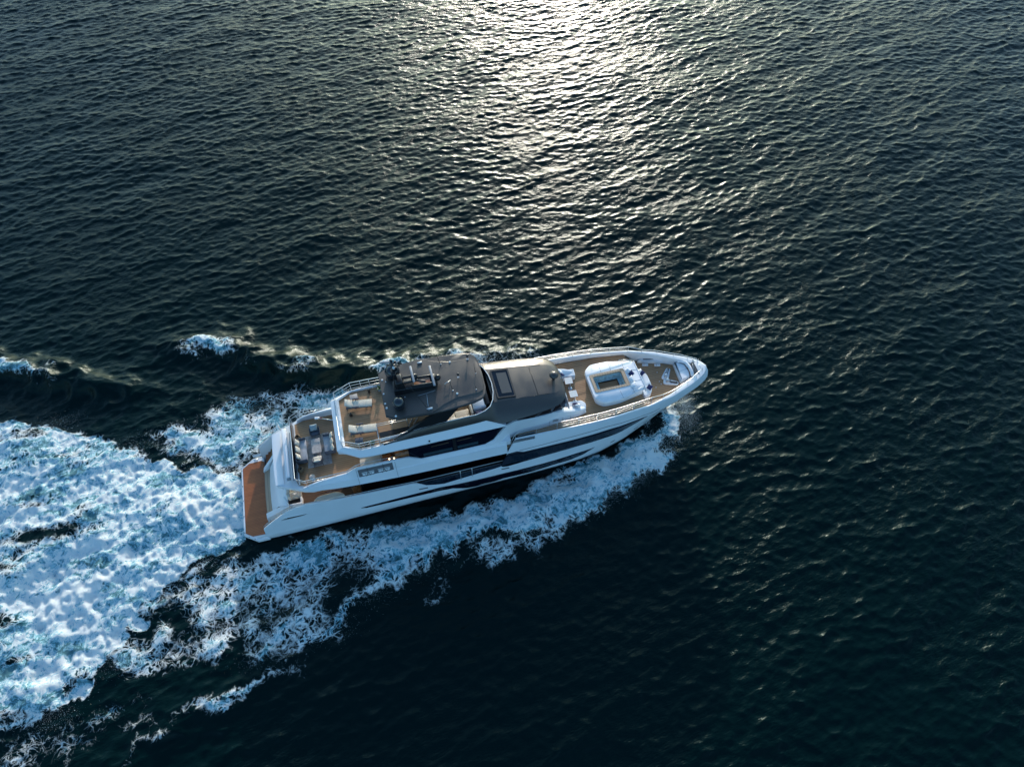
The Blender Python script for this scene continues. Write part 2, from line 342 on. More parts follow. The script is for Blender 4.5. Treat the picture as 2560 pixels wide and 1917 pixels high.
LAMPM, _nt, _p = mat('deck_light'); _p.inputs['Base Color'].default_value = (1, .8, .5, 1); _p.inputs['Emission Color'].default_value = (1, .75, .45, 1); _p.inputs['Emission Strength'].default_value = 2.5
TOP = simple('table_top_white', (.74, .73, .71), .5, noise=.05, nscale=6)
CLEAR, _nt, _p = mat('clear_glass'); _p.inputs['Base Color'].default_value = (.75, .85, .9, 1); _p.inputs['Roughness'].default_value = .03; _p.inputs['Alpha'].default_value = .22

# ---------------------------------------------------------------- mesh builder
class MB:
    def __init__(s): s.v = []; s.f = []; s.sm = []
    def add(s, vs, fs, smooth=False, M=None):
        o = len(s.v)
        s.v += [tuple(M @ Vector(p)) if M else tuple(p) for p in vs]
        s.f += [tuple(o + i for i in f) for f in fs]; s.sm += [smooth] * len(fs); return s
    def box(s, c, d, rz=0, bev=0.0, M=None, rx=0, ry=0):
        x, y, z = (k / 2 for k in d)
        T = Matrix.Translation(c) @ Matrix.Rotation(rz, 4, 'Z') @ Matrix.Rotation(ry, 4, 'Y') @ Matrix.Rotation(rx, 4, 'X')
        if M: T = M @ T
        if bev <= 0:
            vs = [(a * x, b * y, e * z) for a in (-1, 1) for b in (-1, 1) for e in (-1, 1)]
            return s.add(vs, [(0, 1, 3, 2), (4, 6, 7, 5), (0, 4, 5, 1), (2, 3, 7, 6), (0, 2, 6, 4), (1, 5, 7, 3)], False, T)
        bm = bmesh.new(); bmesh.ops.create_cube(bm, size=1)
        for v in bm.verts: v.co = Vector((v.co.x * 2 * x, v.co.y * 2 * y, v.co.z * 2 * z))
        bmesh.ops.bevel(bm, geom=bm.edges[:] + bm.verts[:], offset=min(bev, x * .95, y * .95, z * .95), segments=2, profile=.5, affect='EDGES')
        bm.verts.index_update()
        s.add([v.co for v in bm.verts], [[v.index for v in f.verts] for f in bm.faces], True, T); bm.free(); return s
    def prism(s, poly, z0, z1, top_in=0.0, M=None, smooth=False):
        n = len(poly); a = sum(poly[i][0] * poly[(i + 1) % n][1] - poly[(i + 1) % n][0] * poly[i][1] for i in range(n))
        if a < 0: poly = poly[::-1]
        zb = z0 if callable(z0) else (lambda x, y: z0); zt = z1 if callable(z1) else (lambda x, y: z1)
        vs = [(x, y, zb(x, y)) for x, y in poly]
        fs = [tuple(range(n))[::-1]]
        rings = [poly]
        if top_in > 0:
            ins = inset(poly, top_in)
            vs += [(x, y, zt(x, y) - top_in) for x, y in poly]; vs += [(x, y, zt(x, y)) for x, y in ins]
            k = 3
        else:
            vs += [(x, y, zt(x, y)) for x, y in poly]; k = 2
        for r in range(k - 1):
            for i in range(n):
                j = (i + 1) % n; fs.append((r * n + i, r * n + j, (r + 1) * n + j, (r + 1) * n + i))
        fs.append(tuple((k - 1) * n + i for i in range(n)))
        return s.add(vs, fs, smooth, M)
    def tube(s, pts, r, seg=6, closed=False, M=None, r2=None):
        P = [Vector(p) for p in pts]; n = len(P); vs = []; fs = []
        up0 = Vector((0, 0, 1))
        for i, p in enumerate(P):
            if closed: t = P[(i + 1) % n] - P[i - 1]
            else: t = P[min(i + 1, n - 1)] - P[max(i - 1, 0)]
            t.normalize(); a = t.cross(up0)
            if a.length < .05: a = t.cross(Vector((1, 0, 0)))
            a.normalize(); b = a.cross(t)
            rr = r if r2 is None else r + (r2 - r) * i / max(1, n - 1)
            for k in range(seg):
                an = 2 * math.pi * k / seg; vs.append(p + (a * math.cos(an) + b * math.sin(an)) * rr)
        for i in range(n if closed else n - 1):
            for k in range(seg):
                i2 = (i + 1) % n; k2 = (k + 1) % seg
                fs.append((i * seg + k, i * seg + k2, i2 * seg + k2, i2 * seg + k))
        if not closed: fs += [tuple(range(seg))[::-1], tuple((n - 1) * seg + k for k in range(seg))]
        return s.add(vs, fs, True, M)
    def lathe(s, c, prof, seg=20, M=None):       # prof: (radius, z)
        vs = []; fs = []
        for r, z in prof:
            for k in range(seg):
                a = 2 * math.pi * k / seg; vs.append((c[0] + r * math.cos(a), c[1] + r * math.sin(a), c[2] + z))
        m = len(prof)
        for i in range(m - 1):
            for k in range(seg):
                k2 = (k + 1) % seg; fs.append((i * seg + k, i * seg + k2, (i + 1) * seg + k2, (i + 1) * seg + k))
        fs += [tuple(range(seg))[::-1], tuple((m - 1) * seg + k for k in range(seg))]
        return s.add(vs, fs, True, M)
    def ball(s, c, r, sz=1.0, seg=18, M=None):
        return s.lathe(c, [(max(.001, r * math.sin(math.pi * i / 12)), -r * sz * math.cos(math.pi * i / 12)) for i in range(13)], seg, M)
    def loft(s, rows, closed=False, smooth=True, M=None, flip=False, caps=False):
        n = len(rows[0]); vs = [p for r in rows for p in r]; fs = []
        for i in range(len(rows) - 1):
            for k in range(n if closed else n - 1):
                k2 = (k + 1) % n; q = (i * n + k, i * n + k2, (i + 1) * n + k2, (i + 1) * n + k)
                fs.append(q[::-1] if flip else q)
        if caps: fs += [tuple(range(n)), tuple((len(rows) - 1) * n + k for k in range(n))[::-1]]
        return s.add(vs, fs, smooth, M)
    def build(s, name, m, parent=None, weld=False, sharp=None, bevel=0.0):
        me = bpy.data.meshes.new(name); me.from_pydata(s.v, [], s.f)
        me.polygons.foreach_set('use_smooth', s.sm); me.materials.append(m)
        if weld or bevel:
            bm = bmesh.new(); bm.from_mesh(me)
            if weld: bmesh.ops.remove_doubles(bm, verts=bm.verts, dist=1e-4)
            bmesh.ops.recalc_face_normals(bm, faces=bm.faces); bm.to_mesh(me); bm.free()
        if sharp is not None: me.set_sharp_from_angle(angle=R(sharp))
        me.update(); o = bpy.data.objects.new(name, me); COL.objects.link(o)
        if parent: o.parent = parent
        return o
def inset(poly, d):
    n = len(poly); out = []
    for i in range(n):
        p0, p1, p2 = (Vector(poly[(i + k) % n]) for k in (-1, 0, 1))
        a = (p1 - p0).normalized(); b = (p2 - p1).normalized()
        n1 = Vector((-a.y, a.x)); n2 = Vector((-b.y, b.x)); m = (n1 + n2)
        if m.length < 1e-5: m = n1
        m.normalize(); k = d / max(.35, m.dot(n1)); out.append((p1.x + m.x * k, p1.y + m.y * k))
    return out
def sym(poly): return list(poly) + [(x, -y) for x, y in reversed(poly) if abs(y) > 1e-6]
def roundpoly(poly, r, seg=4):
    n = len(poly); out = []
    for i in range(n):
        p0, p1, p2 = (Vector(poly[(i + k) % n]) for k in (-1, 0, 1))
        rr = min(r, (p0 - p1).length * .48, (p2 - p1).length * .48)
        a = p1 + (p0 - p1).normalized() * rr; b = p1 + (p2 - p1).normalized() * rr
        for k in range(seg + 1):
            t = k / seg; q = a.lerp(p1, t).lerp(p1.lerp(b, t), t); out.append((q.x, q.y))
    return out
def empty(name, loc, rz=0.0):
    o = bpy.data.objects.new(name, None); COL.objects.link(o); o.location = loc; o.rotation_euler = (0, 0, rz); o.empty_display_size = .3
    return o
def tag(o, label, cat, group=None, kind=None):
    if label: o['label'] = label
    if cat: o['category'] = cat
    if group: o['group'] = group
    if kind: o['kind'] = kind
    return o
def ip(x, xs, ys): return float(np.interp(x, xs, ys))

# ================================================================ the yacht
yacht = empty('motor_yacht', (0, 0, 0))
tag(yacht, 'long white motor yacht with dark metallic hardtop and teak decks under way at sea', 'yacht')
def xs(z): return float(np.interp(z,[-.8,0,1,2.2,3.3,4.3,5.0,5.6],[32.6,33.35,33.9,34.55,35.25,36.08,35.75,35.4]))
Q=[0,.15,.28,.423,.608,.75,.89,.96,.985,1.0]
F={-.8:[2.5,2.4,2.2,1.95,1.35,.8,.25,.08,.03,0],
 0:[2.95,2.88,2.78,2.54,1.94,1.25,.47,.16,.05,0],
 1.0:[3.3,3.2,3.05,2.78,2.15,1.48,.66,.25,.1,0],
 2.2:[3.4,3.32,3.2,2.95,2.36,1.7,.85,.36,.16,0],
 3.3:[3.42,3.36,3.26,3.05,2.52,1.9,1.05,.54,.27,0],
 4.3:[3.38,3.33,3.25,3.08,2.66,2.12,1.32,.80,.50,0],
 5.0:[3.32,3.27,3.18,3.02,2.66,2.15,1.32,.78,.45,.05],
 5.6:[3.16,3.13,3.07,2.93,2.6,2.1,1.22,.66,.36,.05]}
AX=[0,5,10,15,20,22]
A={-.8:[2.8]*4+[2.7,2.5],0:[3.24,3.26,3.2,3.12,3.0,2.95],1.0:[3.41]*4+[3.36,3.3],2.2:[3.43]*5+[3.4],3.3:[3.43]*5+[3.42],4.3:[3.4]*5+[3.38],5.0:[3.3]*5+[3.32],5.6:[3.1]*5+[3.16]}
ZL=[-.8,0,1.0,2.2,3.3,4.3,5.0,5.6]
def Bz(x,z):
    z=min(max(z,-.8),6.4)
    v=[]
    for zl in ZL:
        if x<=22: v.append(np.interp(x,AX,A[zl]))
        else:
            q=(x-22)/(xs(zl)-22); v.append(np.interp(q,Q,F[zl]) if q<1 else -(q-1)*6)
    r=np.interp(z,ZL,v)
    if z>5.6: r=v[-1]-(z-5.6)*.35
    return float(r)

CAPX = [1.62, 1.68, 1.76, 2.2, 2.74, 3.2, 3.7, 4.5, 5.2, 6.1, 7.0, 8.2, 12.5, 12.75, 13.05, 13.35, 14.0, 14.6, 15.2, 16.0, 17.2, 18.4, 18.75, 18.95, 19.1, 19.3, 20, 22, 26, 28.5, 31, 33.5, 35.4]
CAPZ = [.56, 1.30, 1.95, 2.40, 2.88, 3.25, 3.62, 3.92, 4.02, 3.95, 3.82, 3.70, 3.52, 3.42, 3.15, 2.82, 2.58, 2.42, 2.50, 2.62, 2.78, 2.92, 3.0, 3.18, 3.9, 4.70, 5.78, 5.80, 5.62, 5.50, 5.34, 5.12, 5.0]
def ztop(xb): return ip(xb, CAPX, CAPZ)
def hullpt(xb, z, side=-1, off=0.0):
    x = xb if xb <= 22 else 22 + (xs(z) - 22) * (xb - 22) / 13.4
    return (x, side * (Bz(x, z) + off), z)
XB = sorted(set([round(v, 3) for v in list(np.arange(1.62, 22, .35)) + CAPX + list(np.linspace(22, 35.4, 42)) + [34.9, 35.15, 35.25, 35.33] if v <= 35.4]))
mb = MB()
KN = 30
for side in (-1, 1):
    rows = []
    for xb in XB:
        zt = ztop(xb)
        rows.append([hullpt(xb, -.8 + (zt + .8) * k / KN, side) for k in range(KN + 1)])
    mb.loft(rows, flip=(side == 1))
    r0 = [hullpt(XB[0], -.8 + (.56 + .8) * k / KN, side) for k in range(KN + 1)]
    low = [(0.0, 2.77), (.91, 3.40), (1.62, None)]
    # lower quarter below the swim platform
    rows = [[(p[0] * 0 + .03, side * min(2.74, abs(p[1])), p[2]) for p in r0], [(.93, side * (abs(p[1]) - .02), p[2]) for p in r0], r0]
    mb.loft(rows, flip=(side == 1), smooth=False)
# transom below the platform and the keel floor
mb.add([(.03, -2.74, -.8), (.03, 2.74, -.8), (.03, 2.74, .2), (.03, -2.74, .2)], [(0, 1, 2, 3)])
for a_, b_ in zip(XB, XB[1:]): mb.add([hullpt(a_, -.8, -1), hullpt(b_, -.8, -1), hullpt(b_, -.8, 1), hullpt(a_, -.8, 1)], [(0, 1, 2, 3)])
hull = mb.build('hull', WHITE, yacht, weld=True, sharp=38)
# bulwark cap and inner face, both sides (forward: cap rises over the foredeck)
def deckz(xb): return (2.95 if xb < 8.8 else 2.2) if xb < 19.3 else ip(xb, [19.3, 29.95, 30.0, 30.8, 35.4], [5.15, 5.15, 5.13, 4.35, 4.35])
mb = MB()
for side in (-1, 1):
    for lo, hi in ((1.62, 19.1), (19.3, 34.75)):
        rows = []
        for xb in [v for v in XB if lo <= v <= hi]:
            x, y, z = hullpt(xb, ztop(xb), side); wd = ip(xb, [1.6, 19.3, 22, 30, 34.7], [.12, .12, .14, .16, .34])
            yi = side * max(.02, abs(y) - wd)
            zf = min(z - .02, ip(xb, [1.6, 2.2, 3.6, 3.7], [.56, .9, 2.9, 2.95]) if xb < 3.7 else deckz(xb))
            rows.append([(x, y, z), (x - (0 if xb < 30 else .12 * (xb - 30) / 4.7), side * (abs(y) - wd * .4) if abs(y) > wd else y, z + .03), (x - (0 if xb < 30 else .3 * (xb - 30) / 4.7), yi, z), (x - (0 if xb < 30 else .3 * (xb - 30) / 4.7), yi, zf)])
        mb.loft(rows, flip=(side == -1), smooth=False)
mb.build('bulwark', WHITE2, yacht, weld=True, sharp=30)
# blunt nose cap ahead of the bow seat
nose = []
for xb in [34.62, 34.78, 34.95, 35.15, 35.25, 35.33, 35.4]:
    x, y, z = hullpt(xb, ztop(xb), 1)
    y = max(.02, y - .01)
    nose.append([(x, y * t, z + .015 + .05 * (1 - t * t)) for t in np.linspace(-1, 1, 9)])
MB().loft(nose, flip=True).build('bow_deck', WHITE2, yacht)
# dark bottom paint: follows the hull just proud of it
def hull_patch(name, xs0, lo, hi, m, off=.012, ny=5, sides=(-1, 1), n=60, x0=None, x1=None):
    """patch on the hull between z curves lo(x) and hi(x), given by breakpoints (x, zlo, zhi)"""
    px = [p[0] for p in xs0]; pl = [p[1] for p in xs0]; pu = [p[2] for p in xs0]
    objs = []
    for side in sides:
        rows = []
        for x in sorted(set(list(np.linspace(px[0], px[-1], n)) + px)):
            a, b = ip(x, px, pl), ip(x, px, pu)
            zs = [a + (b - a) * k / ny for k in range(ny + 1)]
            rows.append([(x, side * (Bz(x, z) - .03), z) for z in zs[:1]] + [(x, side * (Bz(x, z) + off), z) for z in zs] + [(x, side * (Bz(x, z) - .03), z) for z in zs[-1:]])
        m_ = MB().loft(rows, flip=(side == 1))
        objs.append(m_.build(name, m, yacht))
    return objs
rows_b = []
mb = MB()
for side in (-1, 1):
    rows = []
    for xb in [v for v in XB]:
        rows.append([(lambda p: (p[0] + .01, p[1] + side * .012, p[2]))(hullpt(xb, -.79 + (ip(xb, [0, 8, 13], [.04, .28, .46]) + .79) * k / 6, side)) for k in range(7)])
    mb.loft(rows, flip=(side == 1))
mb.build('boot_stripe', ANTIFOUL, yacht)
# windows in the hull: long lower slit and the broad upper band
hull_patch('hull_window', [(8.5, 1.80, 1.82), (8.9, 1.64, 1.87), (11.2, 1.62, 1.99), (14.3, 1.61, 2.15), (15.16, 1.51, 2.05), (16.0, 1.09, 1.99), (16.88, .80, 1.98), (18.06, .94, 1.97), (18.95, 1.14, 2.0), (20.9, 1.06, 2.0), (23.0, 1.24, 2.05), (24.3, 1.22, 2.15), (25.3, 1.50, 2.17), (26.1, 2.14, 2.16)], None, None, GLASS)
hull_patch('hull_window', [(18.85, 3.12, 3.16), (19.0, 3.0, 3.9), (19.32, 2.95, 4.62), (20.0, 3.02, 4.66), (20.5, 3.10, 4.44), (22, 3.24, 4.44), (24.7, 3.34, 4.40), (27, 3.27, 4.42), (28.2, 3.32, 4.38), (29.3, 3.72, 4.34), (30.1, 4.28, 4.30)], None, None, NGLASS)
hull_patch('hull_groove', [(20.2, 4.66, 4.70), (23.1, 4.79, 4.83), (26.8, 4.80, 4.84), (29, 4.60, 4.64), (31.1, 4.56, 4.59)], None, None, BLACK, off=.006, ny=1)
for a, b, z in ((12.79, 13.42, 2.56), (18.84, 19.42, 2.70)):
    hull_patch('hull_vent', [(a, z - .05, z + .07), (b, z - .09, z + .03)], None, None, BLACK, ny=2, n=5)
hull_patch('anchor_pocket', [(30.7, 3.78, 3.86), (31.3, 3.88, 4.16), (31.9, 4.18, 4.26)], None, None, BLACK, ny=2, n=9)
for x in (27.7, 29.7, 30.5):
    z = ip(x, [27.7, 30.5], [1.7, 2.3])
    hull_patch('porthole', [(x - .22, z - .01, z + .01), (x - .1, z - .07, z + .07), (x + .1, z - .05, z + .09), (x + .22, z + .04, z + .05)], None, None, GLASS, ny=2, n=7)
hull_patch('stern_grille', [(3.15, 2.72, 2.76), (3.5, 2.70, 3.0), (4.6, 2.72, 2.92), (5.15, 2.86, 2.88)], None, None, STEEL, ny=2, n=12)
hull_patch('grille_slot', [(3.6, 2.78, 2.93), (4.55, 2.77, 2.87), (4.9, 2.84, 2.86)], None, None, BLACK, ny=2, n=9, off=.02)
mb = MB()
for side in (-1, 1):                          # low knuckle running along the quarter
    mb.loft([[(x, side * (Bz(x, z) + o), z) for z, o in ((.78, -.01), (.90, .07 * f), (1.06 + .4 * g, -.01))] for x, f, g in ((1.0, .6, 0), (1.9, 1, .1), (4, 1.2, .25), (6, .9, .1), (7.6, .0, 0))], flip=(side == 1))
mb.build('hull_knuckle', WHITE, yacht)

# ---- swim platform
PLAT = sym([(0, 2.77), (.91, 3.41), (1.75, 3.42)])
MB().prism(PLAT, .22, .54, .03).build('swim_platform', WHITE2, yacht)
MB().prism(sym([(.13, 2.68), (.62, 3.03), (1.52, 3.06), (1.75, 2.9)]), .541, .562).build('platform_teak', TEAKR, yacht)
for side in (-1, 1):
    MB().tube([(1.0, side * 3.2, .60), (1.3, side * 3.24, .60)], .035).box((1.06, side * 3.2, .57), (.05, .07, .06)).box((1.24, side * 3.23, .57), (.05, .07, .06)).build('mooring_cleat', STEEL, yacht)
for x, y in ((.06, 2.55), (.06, 1.2), (.06, 0), (.06, -1.3), (.06, -2.6), (.35, -3.0), (.35, 3.0), (.75, -3.28), (.75, 3.28)):
    MB().lathe((x, y, .54), [(.03, 0), (.03, .03), (.01, .035)], 8).build('deck_fitting', BLACK, yacht)
# bathing step and the curved garage door
def arcx(x0, bulge, w, y): return x0 - bulge * (1 - (y / w) ** 2)
ys = np.linspace(-1.95, 1.95, 15)
mb = MB(); mb.loft([[(arcx(1.83, .06, 1.95, y), y, .562), (arcx(1.83, .06, 1.95, y), y, .98), (arcx(2.22, .06, 1.95, y), y, 1.0), (arcx(2.24, .06, 1.95, y), y, .9)] for y in ys], smooth=False)
mb.build('bathing_step', TEAKX, yacht)
mb = MB()
yv = np.linspace(-1, 1, 17)
rows = []
for t in yv:
    w0, w1, w2_ = 1.82, 2.0, 2.62
    rows.append([(arcx(2.2, .06, 1, t), w0 * t, .95), (arcx(2.34, .06, 1, t), w0 * t, 1.35), (arcx(2.95, .05, 1, t), 2.1 * t, 2.3), (arcx(3.45, .05, 1, t), w2_ * .95 * t, 2.95), (3.66, w2_ * t, 3.12), (3.80, w2_ * t, 3.13), (3.80, w2_ * t, 2.95)])
mb.loft(rows); mb.build('garage_door', WHITE, yacht, sharp=35)
mb = MB()
for side in (-1, 1):                          # wing walls from the platform up beside the stairs
    a = [(1.76, side * 1.80, .56), (1.76, side * 2.16, .56), (3.9, side * 2.86, .56), (3.9, side * 2.5, .56)]
    b = [(1.76, side * 1.72, 1.02), (1.78, side * 2.12, .98), (3.75, side * 2.76, 3.14), (3.75, side * 2.45, 3.15)]
    fs = [(0, 1, 2, 3), (4, 5, 6, 7), (0, 1, 5, 4), (1, 2, 6, 5), (2, 3, 7, 6), (3, 0, 4, 7)]
    mb.add(a + b, fs)
mb.build('transom_wing', WHITE2, yacht, weld=True)
for side in (-1, 1):                          # side stairs from platform to cockpit
    for k in range(8):
        x0 = 1.95 + k * .27; z1 = .56 + (k + 1) * .298
        yo = Bz(x0, 2.0) - .12
        MB().box((x0 + .15, side * (yo + ip(x0, [1.9, 3.9], [2.2, 2.82])) / 2, z1 - .15), (.30, abs(yo - ip(x0, [1.9, 3.9], [2.2, 2.82])), .30)).build('stair_tread', TEAKR if k < 2 else TEAK, yacht)

# ---- main deck, cockpit and saloon
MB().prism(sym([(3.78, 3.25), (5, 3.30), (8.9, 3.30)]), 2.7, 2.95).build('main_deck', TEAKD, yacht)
MB().prism(sym([(8.9, 3.30), (19.4, 3.30)]), 2.0, 2.2).build('side_deck', BLACK, yacht)  # coloured black to stand for the shade under the deck overhang
MB().prism([(8.9, -2.42), (19.6, -2.42), (19.6, 2.42), (8.9, 2.42)], 2.205, 4.835).build('saloon_windows', GLASS, yacht)
mb = MB()
for side in (-1, 1):
    for x in (9.0, 11.6, 14.2, 16.8): mb.box((x, side * 2.425, 3.9), (.09, .03, 1.9))
mb.build('window_mullion', BLACK, yacht)
for side in (-1, 1):
    mb = MB()
    for k in range(4): mb.tube([(8.35 + k * .12, side * (2.95 - .1 * k), 2.96), (8.35 + k * .12, side * (2.95 - .1 * k), 4.2)], .018)
    mb.box((8.6, side * 2.65, 3.2), (.5, .5, .5)); mb.build('boarding_cabinet', VARN, yacht)
# cockpit settee across the transom, with gate rails
mb = MB(); mb.box((4.35, 0, 3.15), (.85, 4.4, .4), bev=.05).box((3.98, 0, 3.42), (.22, 4.6, .62), bev=.05)
mb.build('cockpit_settee', CREAM, yacht)
for side in (-1, 1):
    MB().box((4.30, side * 2.80, 3.05), (1.0, .16, .72), bev=.03).box((4.74, side * 2.5, 3.0), (.14, .5, .6), bev=.03).build('cockpit_locker', WHITE2, yacht)
    MB().box((4.3, side * 2.36, 2.98), (.75, .7, .05)).build('mooring_well', BLACK, yacht)
    MB().tube([(3.86, side * 2.05, 3.2), (3.86, side * 2.05, 3.75), (4.55, side * 2.05, 3.75), (4.55, side * 2.05, 3.2)], .03).tube([(3.86, side * 2.05, 3.5), (4.55, side * 2.05, 3.5)], .022).tube([(4.55, side * 2.05, 3.75), (4.55, side * 1.4, 3.75), (3.86, side * 1.4, 3.75)], .025).build('gate_rail', STEEL, yacht)
    poly = roundpoly([(5.5, 3.28), (5.9, 2.82), (7.35, 2.76), (7.9, 3.22)], .35)
    MB().prism([(x, side * y) for x, y in poly], 2.96, 3.85, .06).build('side_settee', CREAM, yacht)
# glass insert and rail over the bulwark dip
hull_patch('bulwark_glass', [(12.7, 3.38, 3.44), (13.4, 2.80, 3.50), (14.6, 2.40, 3.52), (16, 2.60, 3.54), (18.7, 2.92, 3.55), (18.95, 3.16, 3.52)], None, None, NGLASS, off=-.05)
for side in (-1, 1):
    mb = MB(); yy = side * 3.36
    mb.tube([(1.8, side * 3.30, 2.15), (2.2, side * 3.32, 2.60), (2.8, side * 3.33, 3.08), (3.6, side * 3.34, 3.75), (4.4, yy, 4.10), (5.0, yy, 4.20), (6.1, yy, 4.12), (7.9, yy, 3.94), (10.7, yy, 3.86), (12.7, yy, 3.72), (14.7, yy, 3.74), (16.7, yy, 3.78), (19.3, yy, 3.84)], .028)
    for x in (2.2, 2.8, 3.6, 4.4, 5.2, 6.1, 7.1, 8.2, 9.4, 10.7, 12.0, 12.7):
        mb.tube([(x, yy, ztop(x) - .02), (x, yy, ip(x, [1.8, 2.2, 2.8, 3.6, 4.4, 5.0, 6.1, 7.9, 10.7, 12.7], [2.15, 2.6, 3.08, 3.75, 4.1, 4.2, 4.12, 3.94, 3.86, 3.72]))], .018)
    for x in (15.85, 16.7): mb.tube([(x, side * 3.42, 2.62), (x, yy, 3.77)], .03)
    mb.build('bulwark_rail', STEEL, yacht)
    mb = MB().tube([(3.95, side * 2.9, 3.0), (3.95, side * 2.9, 4.95)], .05).build('deck_pillar', WHITE2, yacht)

# ---- upper deck slab and its flared skirt
UP = [(3.5, 1.9), (3.62, 2.08), (4.05, 2.3), (4.7, 2.55), (5.35, 2.88), (5.9, 3.02)]
MB().prism(sym(UP + [(19.35, 3.02)]), 4.84, 5.12).build('upper_deck_slab', WHITE2, yacht)
SK = [  # x, y_low, z_low, y_crease, z_crease, y_top, z_top
 (5.35, 2.88, 5.13, 2.86, 5.20, 2.84, 5.26), (5.8, 3.02, 5.13, 2.93, 5.34, 2.85, 5.48), (6.4, 3.14, 5.10, 2.99, 5.44, 2.84, 5.66), (7.4, 3.26, 5.08, 3.05, 5.50, 2.80, 5.76), (8.35, 3.30, 5.04, 3.09, 5.52, 2.78, 5.82),
 (8.75, 3.31, 5.02, 3.10, 5.52, 2.80, 6.12), (9.1, 3.32, 5.00, 3.11, 5.53, 2.83, 6.34), (11.5, 3.35, 4.86, 3.12, 5.52, 2.85, 6.34), (12.6, 3.35, 4.82, 3.13, 5.52, 2.87, 6.26), (12.95, 3.35, 4.80, 3.13, 5.52, 2.90, 6.05), (13.4, 3.35, 4.78, 3.14, 5.52, 2.93, 5.82),
 (16, 3.36, 4.76, 3.15, 5.52, 2.92, 5.78), (17.9, 3.36, 4.76, 3.16, 5.53, 2.92, 5.78), (19.0, 3.36, 4.73, 3.18, 5.53, 3.0, 5.80), (19.33, 3.35, 4.70, 3.18, 5.55, 3.03, 5.80)]
mb = MB()
for side in (-1, 1):
    rows = []
    for x, yl, zl, yc, zc, yt, zt in SK:
        rows.append([(x, side * (yl - .4), zl - .10 if x > 5.6 else zl), (x, side * yl, zl), (x, side * (yl * .45 + yc * .55), zl * .45 + zc * .55), (x, side * yc, zc), (x, side * (yc - .05), zc + .05 * (zt - zc)), (x, side * yt, zt), (x, side * (yt - .04), zt + .02), (x, side * (yt - .13), zt), (x, side * (yt - .15), 5.12)])
    mb.loft(rows, flip=(side == 1))
mb.build('upper_deck_skirt', WHITE, yacht, sharp=28)
mb = MB()
for side in (-1, 1):   # dark wedge let into the skirt's lower edge and shut-line seams
    mb.loft([[(x, side * (3.31), z0), (x, side * (3.325 - .0), z0 + h)] for x, z0, h in ((6.0, 5.0, .02), (6.8, 4.93, .13), (8.6, 4.88, .15), (9.3, 4.92, .02))], smooth=False)
mb.build('skirt_recess', GLASS, yacht)
mb = MB()
for side in (-1, 1):
    for x in (9.02, 11.62): mb.loft([[(x + d, side * (yy_ + .006), zz_) for yy_, zz_ in ((3.345, 4.95), (3.12, 5.54), (2.85, 6.3))] for d in (-.012, .012)], smooth=False)
mb.build('panel_seam', GREYP, yacht)
for side in (-1, 1):   # recessed mooring openings in the raised bulwark
    nrm = Vector((0, side * .94, .33))
    def P_(x, t, o=.012): return (x, side * (3.09 - .23 * t + o), 5.60 + .66 * t + o * .3)
    MB().add([P_(9.12, 0), P_(11.45, 0), P_(11.45, .92), P_(9.12, .92)], [(0, 1, 2, 3)]).build('bulwark_opening', simple('recess_grey', (.14, .14, .15), .5), yacht)
    for xa, xb_ in ((9.35, 10.15), (10.42, 11.22)):
        pts = roundpoly([(xa, .12), (xb_, .12), (xb_ + .05, .52), (xa - .05, .52)], .12, 3)
        MB().add([P_(x, t, .03) for x, t in pts], [tuple(range(len(pts)))]).build('fairlead_opening', WHITE, yacht)  # solid white plate: light coming through the opening put into its colour
        mb = MB(); xm = (xa + xb_) / 2
        mb.tube([P_(xa - .05, .42, .04), P_(xb_ + .05, .42, .04)], .018)
        for x in np.linspace(xa, xb_, 5): mb.tube([P_(x, .1, .04), P_(x, .42, .04)], .010)
        mb.tube([P_(xm - .14, 0, .04), P_(xm, .5, .05), P_(xm + .14, 0, .04)], .026); mb.tube([P_(xm, .5, .04), P_(xm, 1.05, .04)], .012)
        mb.build('mooring_fairlead', BLACK, yacht)
# teak of the upper aft deck
MB().prism(sym([(5.06, 2.44), (5.75, 2.66), (9.28, 2.64)]), 5.121, 5.20).build('upper_deck_teak', TEAK, yacht)
MB().prism(sym([(9.285, 2.66), (13.2, 2.66)]), 5.121, 5.19).build('upper_deck_floor', CREAM, yacht)
# stern overhang: curved coaming, raised canopy cassette, glazed stern rail
mb = MB(); mb.loft([[(arcx(3.52, .05, 2.06, y), y, 5.122), (arcx(3.52, .05, 2.06, y), y, 5.16), (arcx(3.62, .05, 2.06, y), y, 5.20), (arcx(4.10, .02, 2.06, y), y, 5.17), (arcx(4.12, .02, 2.06, y), y, 5.122)] for y in np.linspace(-2.08, 2.08, 13)], caps=True)
mb.build('stern_coaming', WHITE, yacht, sharp=30)
c = MB().box((4.51, 0, 5.70), (.30, 3.96, .13), bev=.03).box((4.51, -1.9, 5.42), (.16, .12, .46)).box((4.51, 1.9, 5.42), (.16, .12, .46)).build('canopy_cassette', WHITE, yacht)
for s_i in (-1, 1): MB().box((4.51, s_i * 2.04, 5.58), (.22, .14, .2), bev=.02).build('cassette_end', GREYP, c)
MB().box((4.83, 0, 5.13), (.26, 3.9, .016)).build('shadow_strip', GREYP, yacht)  # thin grey strip, a painted shadow between canopy cassette and stern rail
mb = MB()
RA = [(5.01, 2.52), (5.70, 2.84), (8.42, 2.80)]
rail = [(9.5, -2.78, 6.78)] + [(9.05, -2.78, 6.66), (8.42, -2.80, 6.22)] + [(5.6, -2.82, 6.22), (5.01, -2.50, 6.22)] + [(5.01, 2.50, 6.22), (5.6, 2.82, 6.22), (8.42, 2.80, 6.22), (9.05, 2.78, 6.66), (9.5, 2.78, 6.78)]
